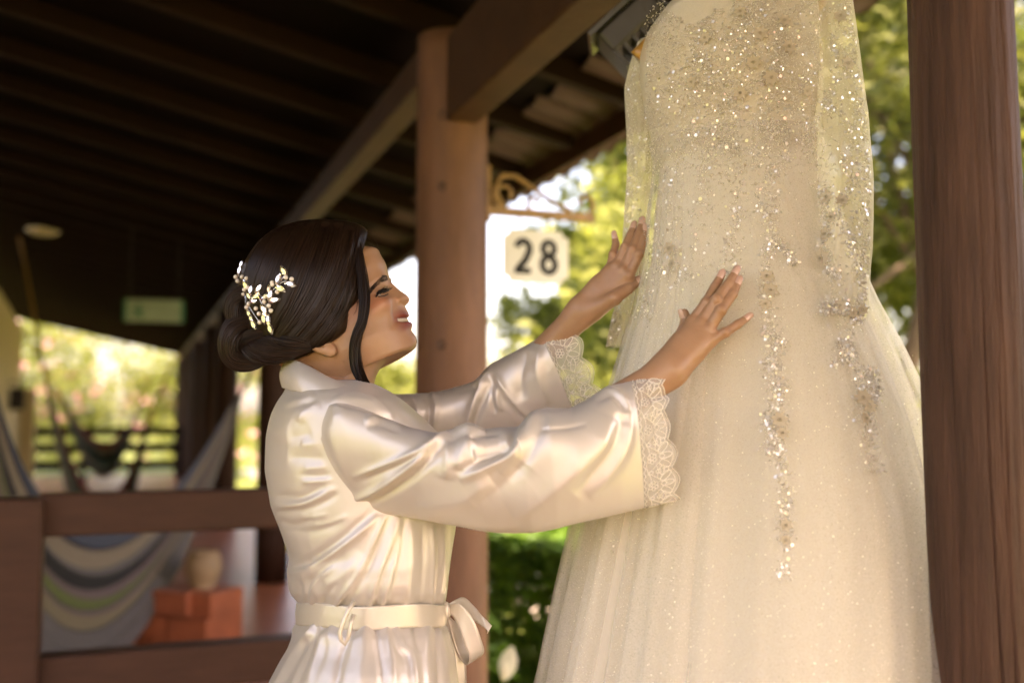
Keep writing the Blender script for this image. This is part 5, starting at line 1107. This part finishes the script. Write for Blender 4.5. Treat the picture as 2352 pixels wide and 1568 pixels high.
# ================================================================== the wedding dress
DY, DEL = 1.60, rad(20)
dress = empty('wedding_dress', (P(1720, 900, DY).x, DY, 0.02), 'ivory beaded tulle wedding dress with long sleeves hanging beside the log post', 'dress')
def cloth_mat(name, col, alpha=1.0, trans=0.3, rough=0.6, sheen=0.2, mesh_=False):
    m, nt, b = nodes_of(name); L = nt.links
    b.inputs['Base Color'].default_value = c4(col); b.inputs['Roughness'].default_value = rough; b.inputs['Sheen Weight'].default_value = sheen; b.inputs['Specular IOR Level'].default_value = .3
    tr = N(nt, 'ShaderNodeBsdfTranslucent'); tr.inputs[0].default_value = c4(tuple(min(1, c * 1.05) for c in col)); mx = N(nt, 'ShaderNodeMixShader', i_0=trans); L.new(b.outputs[0], mx.inputs[1]); L.new(tr.outputs[0], mx.inputs[2]); last = mx
    tc_ = N(nt, 'ShaderNodeTexCoord'); nz_ = N(nt, 'ShaderNodeTexNoise', i_Scale=260.0, i_Detail=2.0); L.new(tc_.outputs['Object'], nz_.inputs['Vector']); bp_ = N(nt, 'ShaderNodeBump', i_Strength=.15, i_Distance=.003); L.new(nz_.outputs['Fac'], bp_.inputs['Height']); L.new(bp_.outputs[0], b.inputs['Normal'])
    if alpha < 1:
        tp = N(nt, 'ShaderNodeBsdfTransparent'); m2_ = N(nt, 'ShaderNodeMixShader'); n3 = N(nt, 'ShaderNodeTexNoise', i_Scale=500.0, i_Detail=1.0); L.new(tc_.outputs['Object'], n3.inputs['Vector'])
        mr = N(nt, 'ShaderNodeMapRange'); mr.inputs[1].default_value = .3; mr.inputs[2].default_value = .7; mr.inputs[3].default_value = alpha - .03; mr.inputs[4].default_value = min(1, alpha + .03); L.new(n3.outputs['Fac'], mr.inputs[0]); L.new(mr.outputs[0], m2_.inputs[0])
        L.new(tp.outputs[0], m2_.inputs[1]); L.new(last.outputs[0], m2_.inputs[2]); last = m2_
    L.new(last.outputs[0], nt.nodes['Material Output'].inputs[0]); return m
lining_m = cloth_mat('dress_lining', (.88, .825, .725), trans=.32)
tulle_m = cloth_mat('dress_tulle', (.92, .89, .82), alpha=.30, trans=.45)
sheer_m = cloth_mat('dress_sheer_sleeve', (.88, .81, .68), alpha=.46, trans=.45)
DROWS = [(-70, 1600, 1815, .040), (-20, 1562, 1842, .058), (20, 1535, 1852, .070), (70, 1503, 1860, .080), (120, 1486, 1864, .087), (180, 1484, 1868, .092), (260, 1498, 1868, .092), (330, 1516, 1862, .090), (370, 1522, 1864, .092), (410, 1520, 1874, .098), (480, 1512, 1892, .110), (574, 1506, 1922, .130), (700, 1488, 1966, .155), (800, 1462, 2006, .175), (950, 1424, 2056, .205), (1150, 1372, 2100, .24), (1350, 1328, 2122, .27), (1568, 1284, 2138, .295), (1900, 1215, 2165, .33), (2300, 1140, 2190, .365), (2780, 1050, 2220, .395)]
def dress_grid(n, m, infl=0.0, fold=None, rows=DROWS, py_rng=None):
    rr = interp_rows([(a, b_, c_, d_) for a, b_, c_, d_ in rows], n, 2); py, xl, xr, B = rr.T
    if py_rng is not None: py = np.linspace(*py_rng, n); R0 = interp_rows(rows, 400, 3); xl, xr, B = [np.interp(py, R0[:, 0], R0[:, k]) for k in (1, 2, 3)]
    pl_, pr_ = P_np(xl, py, DY + .0 * py), P_np(xr, py, DY + .0 * py); hw = (pr_[:, 0] - pl_[:, 0]) / 2; c = (pl_ + pr_) / 2
    A = np.sqrt(np.maximum(hw ** 2 - (B * math.sin(DEL)) ** 2, .0006)) / math.cos(DEL) + infl; B = B + infl
    q = 2 * np.pi * np.arange(m) / m; e = .9; ca, sa = np.cos(q), np.sin(q); ca_, sa_ = np.sign(ca) * np.abs(ca) ** e, np.sign(sa) * np.abs(sa) ** e
    k = 1 + (fold(py, q) if fold is not None else 0)
    la, fa = A[:, None] * ca_ * k, B[:, None] * sa_ * k      # across, and towards the viewer
    return np.stack([c[:, None, 0] + la * math.cos(DEL) - fa * math.sin(DEL), c[:, None, 1] - la * math.sin(DEL) - fa * math.cos(DEL), c[:, None, 2] + 0 * la], -1), py, q
def pleats(a1, n1, n2, seed, y0=385, amp=1.0):
    def f(py, q):
        gr = np.clip((py - y0) / 700, 0, 1)[:, None] ** .8; s = np.zeros((len(py), len(q)))
        r = np.random.default_rng(seed); ph = r.uniform(0, 6.28, 6)
        w_ = q[None, :] + .10 * np.sin(3 * q[None, :] + ph[0]) + .03 * np.sin((py / 260)[:, None] + 4 * q[None, :])
        s += np.abs(np.sin(w_ * n1 / 2 + ph[1])) ** .8 * .9 - .5 + .45 * np.sin(w_ * n2 + ph[2]) + .30 * np.sin(w_ * (n1 * 2 + 3) + ph[3])
        left = 1 + 1.0 * np.clip((-np.cos(q)[None, :] - .1), 0, 1)     # deeper on the side turned to the woman
        return a1 * amp * gr * s * left
    return f
Gl, pyl, ql = dress_grid(260, 240, 0.0, pleats(.045, 16, 9, 3))
lining = cloth_part('skirt_lining', Gl[9:], dress, lining_m, 0)
Go, pyo, qo = dress_grid(250, 300, .012, pleats(.06, 22, 13, 9, amp=1.0), py_rng=(322, 2760))
tul = cloth_part('tulle_overskirt', Go, dress, tulle_m, 0)
# an outer tulle panel whose straight edge falls from the hand down to the hem
DR2 = [(a, b_ - 2, c_ + (0 if a < 600 else min(60, (a - 600) * .10)), d_ + (.004 if a < 400 else .010)) for a, b_, c_, d_ in DROWS]
Gp, pyp, qp = dress_grid(220, 300, .016, pleats(.045, 18, 11, 21), rows=DR2, py_rng=(330, 2740))
pxp, pyy = proj(Gp); j0 = int(300 * .31); j1 = int(300 * 1.06)
sel = [(j % 300) for j in range(j0 - 300, int(300 * .315))]
sel = [j % 300 for j in range(-60, int(300 * .325))]
Gpan = Gp[:, sel].copy(); sh = np.linspace(0, 1, 220)[:, None]
cloth_part('tulle_panel', Gpan, dress, tulle_m, 0, closed=False)
# bodice: a boned beaded top over the lining
Gbd, pyb, qb = dress_grid(110, 200, .004, None, py_rng=(-66, 372))
Gbd = Gbd + grid_normals(Gbd) * (fnoise(Gbd, (9, 9, 9), 5) * .004)[..., None]
bod = cloth_part('bodice', Gbd[16:], dress, cloth_mat('bodice_net', (.86, .79, .66), alpha=.55, trans=.3), 0)
SL_L = [(96, 1466, 1508, 1.705, .020), (140, 1450, 1512, 1.707, .028), (200, 1436, 1514, 1.710, .034), (300, 1440, 1514, 1.715, .034), (400, 1440, 1506, 1.720, .032), (520, 1432, 1490, 1.725, .03), (620, 1424, 1472, 1.730, .028), (700, 1412, 1456, 1.735, .026), (760, 1398, 1444, 1.740, .028), (796, 1392, 1432, 1.745, .028)]
SL_R = [(-60, 1835, 1945, 1.585, .030), (0, 1840, 1955, 1.58, .038), (60, 1842, 1963, 1.575, .042), (164, 1846, 1977, 1.565, .044), (267, 1852, 1992, 1.55, .044), (410, 1862, 2001, 1.505, .044), (574, 1868, 2000, 1.465, .040), (680, 1871, 1992, 1.45, .036), (748, 1872, 1984, 1.445, .034)]
def dsleeve(rows, n, m, seed):
    rr = interp_rows(rows, n, 3); py, xl, xr, Y, hd_ = rr.T; A_, B_ = P_np(xl, py, Y), P_np(xr, py, Y); c = (A_ + B_) / 2; v = (B_ - A_) / 2
    q = 2 * np.pi * np.arange(m) / m; r = np.random.default_rng(seed); ph = r.uniform(0, 6, 4)
    k = 1 + .06 * np.sin(5 * q[None, :] + ph[0] + py[:, None] / 160) + .05 * np.sin(9 * q[None, :] + ph[1] - py[:, None] / 90)
    G = c[:, None] + v[:, None] * (np.cos(q)[None, :] * (1 + (k - 1) * .5))[..., None]; G = np.ascontiguousarray(G); G[..., 1] -= hd_[:, None] * np.sin(q)[None, :] * k
    return G
GsL, GsR = dsleeve(SL_L, 120, 60, 1), dsleeve(SL_R, 130, 80, 2)
slL = cloth_part('sleeve', GsL, dress, sheer_m, 0); slR = cloth_part('sleeve', GsR, dress, sheer_m, 0)
# ------------------------------------------------------------------ beads, sequins and lace flowers
seq_m, nt, b = nodes_of('sequin'); b.inputs['Metallic'].default_value = .35; b.inputs['Roughness'].default_value = .13; b.inputs['Specular IOR Level'].default_value = 1.0
gi = N(nt, 'ShaderNodeNewGeometry'); crs = N(nt, 'ShaderNodeValToRGB'); crs.color_ramp.elements[0].color = (.66, .61, .53, 1); crs.color_ramp.elements[1].color = (.93, .90, .83, 1); nt.links.new(gi.outputs['Random Per Island'], crs.inputs[0]); nt.links.new(crs.outputs[0], b.inputs['Base Color'])
bead_m, nt, b = nodes_of('glass_bead'); b.inputs['Roughness'].default_value = .10; b.inputs['Specular IOR Level'].default_value = .9; b.inputs['Metallic'].default_value = .08
gi = N(nt, 'ShaderNodeNewGeometry'); crs = N(nt, 'ShaderNodeValToRGB'); crs.color_ramp.elements[0].color = (.52, .47, .40, 1); crs.color_ramp.elements[1].color = (.93, .90, .83, 1); nt.links.new(gi.outputs['Random Per Island'], crs.inputs[0]); nt.links.new(crs.outputs[0], b.inputs['Base Color'])
rb = np.random.default_rng(77)
class Surf:                                  # the side of a cloth that faces the veranda, looked up by picture position
    def __init__(s, G, flip=False, closed=True):
        n_ = grid_normals(G, closed); c = G.mean(1, keepdims=True) + np.array([0, .1, 0]) * (not closed)
        if ((G - c) * n_).sum() < 0: n_ = -n_
        view = G - np.array([0, 0, CAMZ]); f = (n_ * view).sum(-1) < 0.0
        px, py = proj(G); s.px, s.py, s.V, s.N = px[f], py[f], G[f], n_[f]
        s.cell = {}
        for k, (a, b_) in enumerate(zip((s.px // 14).astype(int), (s.py // 14).astype(int))): s.cell.setdefault((a, b_), []).append(k)
    def at(s, x, y):
        cx, cy = int(x // 14), int(y // 14); ids = []
        for i in (-1, 0, 1):
            for j in (-1, 0, 1): ids += s.cell.get((cx + i, cy + j), [])
        if not ids: return None
        ids = np.array(ids); d = (s.px[ids] - x) ** 2 + (s.py[ids] - y) ** 2; o = ids[np.argsort(d)[:4]]; w_ = 1 / (1 + (s.px[o] - x) ** 2 + (s.py[o] - y) ** 2); w_ /= w_.sum()
        if d.min() > 500: return None
        Y = (s.V[o, 1] * w_).sum(); n_ = (s.N[o] * w_[:, None]).sum(0); return np.array(P(x, y, Y)), n_ / np.linalg.norm(n_)
S_b, S_o, S_p, S_L, S_R = Surf(Gbd[16:]), Surf(Go), Surf(Gpan.copy() if False else Gp[:, :]), Surf(GsL), Surf(GsR)
beads, seqs = [], []                         # (point, normal, radius)
def drop(S, x, y, kind, r, lift=.002):
    h = S.at(x, y) if S not in (S_b, S_p, S_o) else (S_p.at(x, y) or S_o.at(x, y) or S_b.at(x, y))
    if h is None: return
    (beads if kind == 'b' else seqs).append((h[0] + h[1] * lift, h[1], r))
# bodice, dense and dissolving downwards
for k in range(20000):
    x, y = rb.uniform(1484, 1880), rb.uniform(-10, 520)
    edge = 372 + 35 * math.sin(x / 23) + 25 * math.sin(x / 9.5 + 1)
    p_ = 1.0 if y < edge - 60 else max(0, 1 - (y - edge + 60) / 150) ** 1.6
    neck = y > 22 + 32 * math.sin(min(1, max(0, (x - 1535) / 110)) * math.pi) or x > 1680 or x < 1530
    dens = .62 + .38 * math.sin(x / 19 + 2 * math.sin(y / 31)) * math.sin(y / 23 + x / 60)
    if rb.random() > p_ * dens or not neck: continue
    S = S_b if y < 296 else S_p; kd = 'b' if rb.random() < .86 else 's'
    drop(S, x, y, kd, rb.uniform(.0007, .0012) if kd == 'b' else rb.uniform(.0011, .0020))
VINES = [([(1560, 380), (1545, 450), (1552, 530), (1540, 600), (1548, 680)], 22, .6), ([(1700, 330), (1696, 420), (1690, 500), (1680, 580), (1676, 640)], 16, 1), ([(1500, 420), (1492, 520), (1506, 600), (1490, 680), (1478, 730)], 22, .8), ([(1625, 360), (1610, 450), (1600, 560), (1575, 640)], 26, .5),
         ([(1770, 380), (1765, 470), (1772, 560), (1760, 640), (1765, 720), (1782, 800), (1786, 890), (1782, 960), (1792, 1060), (1800, 1140), (1803, 1210), (1800, 1330)], 15, 1.2), ([(1745, 470), (1790, 560), (1825, 605)], 10, .9), ([(1760, 760), (1790, 790), (1768, 850), (1795, 900)], 16, .9), ([(1758, 960), (1775, 1000), (1765, 1040)], 14, .8),
         ([(1950, 640), (1935, 700), (1900, 712), (1960, 715), (1945, 800), (1978, 870), (1985, 930), (1996, 1000), (2014, 1085)], 16, 1.6), ([(1930, 790), (1955, 810), (1915, 835)], 10, 1), ([(2000, 850), (2010, 900), (1990, 960)], 12, 1), ([(1388, 1178), (1394, 1225), (1400, 1260)], 7, .6), ([(1430, 880), (1425, 960), (1440, 1040)], 12, .25)]
for pts, wd, den in VINES:
    C_ = cat(np.array(pts, float), 60 * len(pts)); 
    for k in range(int(len(C_) * 1.1 * den)):
        i = rb.integers(0, len(C_)); x, y = C_[i] + rb.normal(size=2) * np.array([wd * .75, 6]); S = S_p if y > 296 else S_b
        kd = 'b' if rb.random() < .62 else 's'; drop(S, x, y, kd, rb.uniform(.0007, .0013) if kd == 'b' else rb.uniform(.0013, .0023), .002)
# sleeves: beaded edges and clusters
def sl_edge(rows, S, n, side, wd):
    R = np.array(rows)
    for k in range(n):
        y = rb.uniform(R[0, 0], R[-1, 0]); xl, xr = np.interp(y, R[:, 0], R[:, 1]), np.interp(y, R[:, 0], R[:, 2]); t = abs(rb.normal()) * wd
        x = (xr - 3 - t * (xr - xl)) if side > 0 else (xl + 3 + t * (xr - xl))
        if x < xl or x > xr: continue
        kd = 'b' if rb.random() < .72 else 's'; drop(S, x, y, kd, rb.uniform(.0008, .0014) if kd == 'b' else rb.uniform(.0012, .0021))
sl_edge(SL_R, S_R, 1300, 1, .16); sl_edge(SL_R, S_R, 900, -1, .22); sl_edge(SL_R, S_R, 500, 1, .9); sl_edge(SL_L, S_L, 1100, -1, .28); sl_edge(SL_L, S_L, 250, -1, .9)
for pts, wd, den in (([(1905, 80), (1930, 160), (1900, 240), (1950, 300), (1940, 400)], 14, 1), ([(1890, 440), (1900, 520), (1880, 560), (1890, 600), (1925, 640)], 16, 1.5), ([(1960, 420), (1925, 480), (1950, 560), (1975, 640)], 12, 1), ([(1872, 704), (1900, 690), (1930, 712), (1980, 715)], 8, 1.6)):
    C_ = cat(np.array(pts, float), 60 * len(pts))
    for k in range(int(len(C_) * 1.2 * den)):
        i = rb.integers(0, len(C_)); x, y = C_[i] + rb.normal(size=2) * wd * .6; kd = 'b' if rb.random() < .6 else 's'; drop(S_R, x, y, kd, rb.uniform(.0008, .0014) if kd == 'b' else rb.uniform(.0014, .0024), .003)
for k in range(330):                         # larger sequins that catch the light
    kk_ = rb.random()
    if kk_ < .38: x, y = rb.uniform(1500, 1860), rb.uniform(20, 360); drop(S_b, x, y, 's', rb.uniform(.0021, .0030), .003)
    elif kk_ < .70:
        pts, wd, den = VINES[rb.integers(0, len(VINES))]; C_ = cat(np.array(pts, float), 60); x, y = C_[rb.integers(0, 60)] + rb.normal(size=2) * wd * .6; drop(S_p, x, y, 's', rb.uniform(.0021, .0031), .003)
    else:
        y = rb.uniform(40, 740); x = np.interp(y, [r_[0] for r_ in SL_R], [r_[2] for r_ in SL_R]) - abs(rb.normal()) * 28 - 4; drop(S_R, x, y, 's', rb.uniform(.0021, .0031), .003)
glit = []
for k in range(1000):                        # glitter woven into the tulle
    x, y = rb.uniform(1300, 2120), 430 + 1250 * rb.random(); h = (S_p if x > 1560 else S_o).at(x, y)
    if h is not None: glit.append((h[0] + h[1] * .0015, h[1], rb.uniform(.0004, .0009)))
def pack_discs(L_, ring):
    n = 6; V, F = [], []
    for p, nm, r in L_:
        nm = nm + rb.normal(size=3) * .38; nm /= np.linalg.norm(nm); a = np.cross(nm, [0.3, 0.2, 1]); a /= np.linalg.norm(a); b_ = np.cross(nm, a); o = len(V)
        for k in range(n): an = 2 * math.pi * k / n; V.append(p + (a * math.cos(an) + b_ * math.sin(an)) * r)
        F.append(tuple(range(o, o + n)))
    return V, F
def pack_beads(L_):
    V, F = [], []
    for p, nm, r in L_:
        a = np.cross(nm, rb.normal(size=3)); a /= np.linalg.norm(a); b_ = np.cross(nm, a); ln = 1.0 if rb.random() < .7 else 2.2; o = len(V)
        V += [p + a * r * ln, p + b_ * r, p - a * r * ln, p - b_ * r, p + nm * r, p - nm * r]
        F += [(o, o + 1, o + 4), (o + 1, o + 2, o + 4), (o + 2, o + 3, o + 4), (o + 3, o, o + 4), (o + 1, o, o + 5), (o + 2, o + 1, o + 5), (o + 3, o + 2, o + 5), (o, o + 3, o + 5)]
    return V, F
bo = under(fast_mesh('beads', *pack_beads(beads), bead_m, None, True), dress); bo['kind'] = 'stuff'
so = under(fast_mesh('sequins', *pack_discs(seqs, 1), seq_m, None, False), dress); so['kind'] = 'stuff'
glit_m = pmat('glitter_white', (.92, .87, .76), rough=.2, var=.02, spec=1.0)
go = under(fast_mesh('glitter', *pack_discs(glit, 0), glit_m, None, False), dress); go['kind'] = 'stuff'
# lace flowers sewn on
flo_m = cloth_mat('flower_applique', (.62, .54, .41), trans=.15, rough=.5)
fm = bpy.data.meshes.new('lace_flower'); mbf = MB()
for k in range(7):
    a0 = 2 * math.pi * k / 7
    G = [[(math.cos(a0) * s - math.sin(a0) * x * .34 * math.sin(math.pi * min(1, .12 + s)) ** .7 * 1.0, math.sin(a0) * s + math.cos(a0) * x * .34 * math.sin(math.pi * min(1, .12 + s)) ** .7, .10 + .22 * s * (1 - s) + .10 * abs(x) * s) for x in (-1, -.5, 0, .5, 1)] for s in np.linspace(.08, .97, 6)]
    mbf.grid(np.array(G))
for k in range(8):
    a0 = 2 * math.pi * k / 8; c = Vector((math.cos(a0) * .16, math.sin(a0) * .16, .26)); mbf.add([c + Vector(v) * .085 for v in ((1, 0, 0), (0, 1, 0), (-1, 0, 0), (0, -1, 0), (0, 0, 1), (0, 0, -1))], [(0, 1, 4), (1, 2, 4), (2, 3, 4), (3, 0, 4), (1, 0, 5), (2, 1, 5), (3, 2, 5), (0, 3, 5)])
fm.from_pydata(mbf.V, [], mbf.F); fm.materials.append(flo_m); fm.polygons.foreach_set('use_smooth', [True] * len(fm.polygons))
for x, y, r, S in ((1540, 572, .012, S_p), (1546, 606, .010, S_p), (1760, 636, .012, S_p), (1768, 668, .013, S_p), (1758, 700, .010, S_p), (1790, 965, .013, S_p), (1796, 995, .010, S_p), (1803, 1206, .010, S_p), (1803, 1240, .008, S_p), (1980, 915, .014, S_p), (1996, 935, .011, S_p), (1985, 962, .010, S_p), (1900, 455, .012, S_R), (1932, 462, .011, S_R), (1895, 540, .012, S_R), (1885, 596, .017, S_R), (1912, 500, .010, S_R), (1930, 702, .011, S_R), (1955, 718, .010, S_R), (1905, 712, .010, S_R), (1978, 712, .010, S_R),
                   (1945, 148, .013, S_R), (1930, 40, .013, S_R), (1815, 325, .014, S_b), (1800, 290, .013, S_b), (1770, 180, .014, S_b), (1730, 145, .013, S_b), (1745, 80, .014, S_b), (1810, 110, .013, S_b), (1690, 350, .011, S_b), (1800, 50, .012, S_b), (1700, 30, .011, S_b), (1700, 215, .012, S_b), (1620, 90, .011, S_b), (1590, 190, .011, S_b), (1850, 210, .010, S_b)):
    h = S.at(x, y)
    if h is None: continue
    o = bpy.data.objects.new('lace_flower', fm); COL.objects.link(o); z = Vector(h[1]); xx = z.orthogonal().normalized(); yy = z.cross(xx); a_ = rb.uniform(0, 6.28); x2 = xx * math.cos(a_) + yy * math.sin(a_)
    o.parent = dress; o.matrix_parent_inverse = p_world(dress).inverted(); M = Matrix((x2, z.cross(x2), z)).transposed().to_4x4() @ Matrix.Scale(r, 4); M.translation = Vector(h[0]) + z * .002; o.matrix_basis = M
# ================================================================== hanger
hanger_m = pmat('hanger_wood', (.50, .25, .06), rough=.35, var=.2, scale=8, stretch=(1, 6, 6), Coat_Weight=.3)
top = P(1716, -118, DY); hg = empty('coat_hanger', top, 'orange wooden hanger inside the shoulders of the dress', 'hanger')
def arm_pts(sx, ex_, ey, eY): return [top + Vector((0, 0, 0)), P(1716 + sx * 60, -98, DY + .0), P(1716 + (ex_ - 1716) * .55, -118 + (ey + 118) * .52, DY + (eY - DY) * .6), P(ex_, ey, eY)]
mb = MB()
for sx, ex_, ey, eY in ((-1, 1466, 136, 1.655), (1, 1885, 22, 1.60)):
    mb.tube([Vector(q_) - top for q_ in cat(np.array([list(p) for p in arm_pts(sx, ex_, ey, eY)]), 24)], [.011 + .006 * t for t in np.linspace(0, 1, 24)], n=12)
mb.build('arms', hanger_m, hg)
hk = MB(); hk.tube([Vector((0, 0, .0)), Vector((0, 0, .045)), Vector((.012, 0, .062)), Vector((.022, .004, .085)), Vector((.012, .008, .105)), Vector((-.008, .008, .108)), Vector((-.018, .006, .095))], .0024, n=7); hk.build('hook', silver, hg)
nail_w = W(1.36, LPOST - 0.058, 2.36); rp = empty('hanging_cord', nail_w, 'thin cord tying the hanger hook to the beam', 'cord')
a = MB(); a.tube([Vector((0, 0, 0)), (top + Vector((.0, .006, .106)) - nail_w)], .002, n=5); a.build('cord', rope_m, rp)
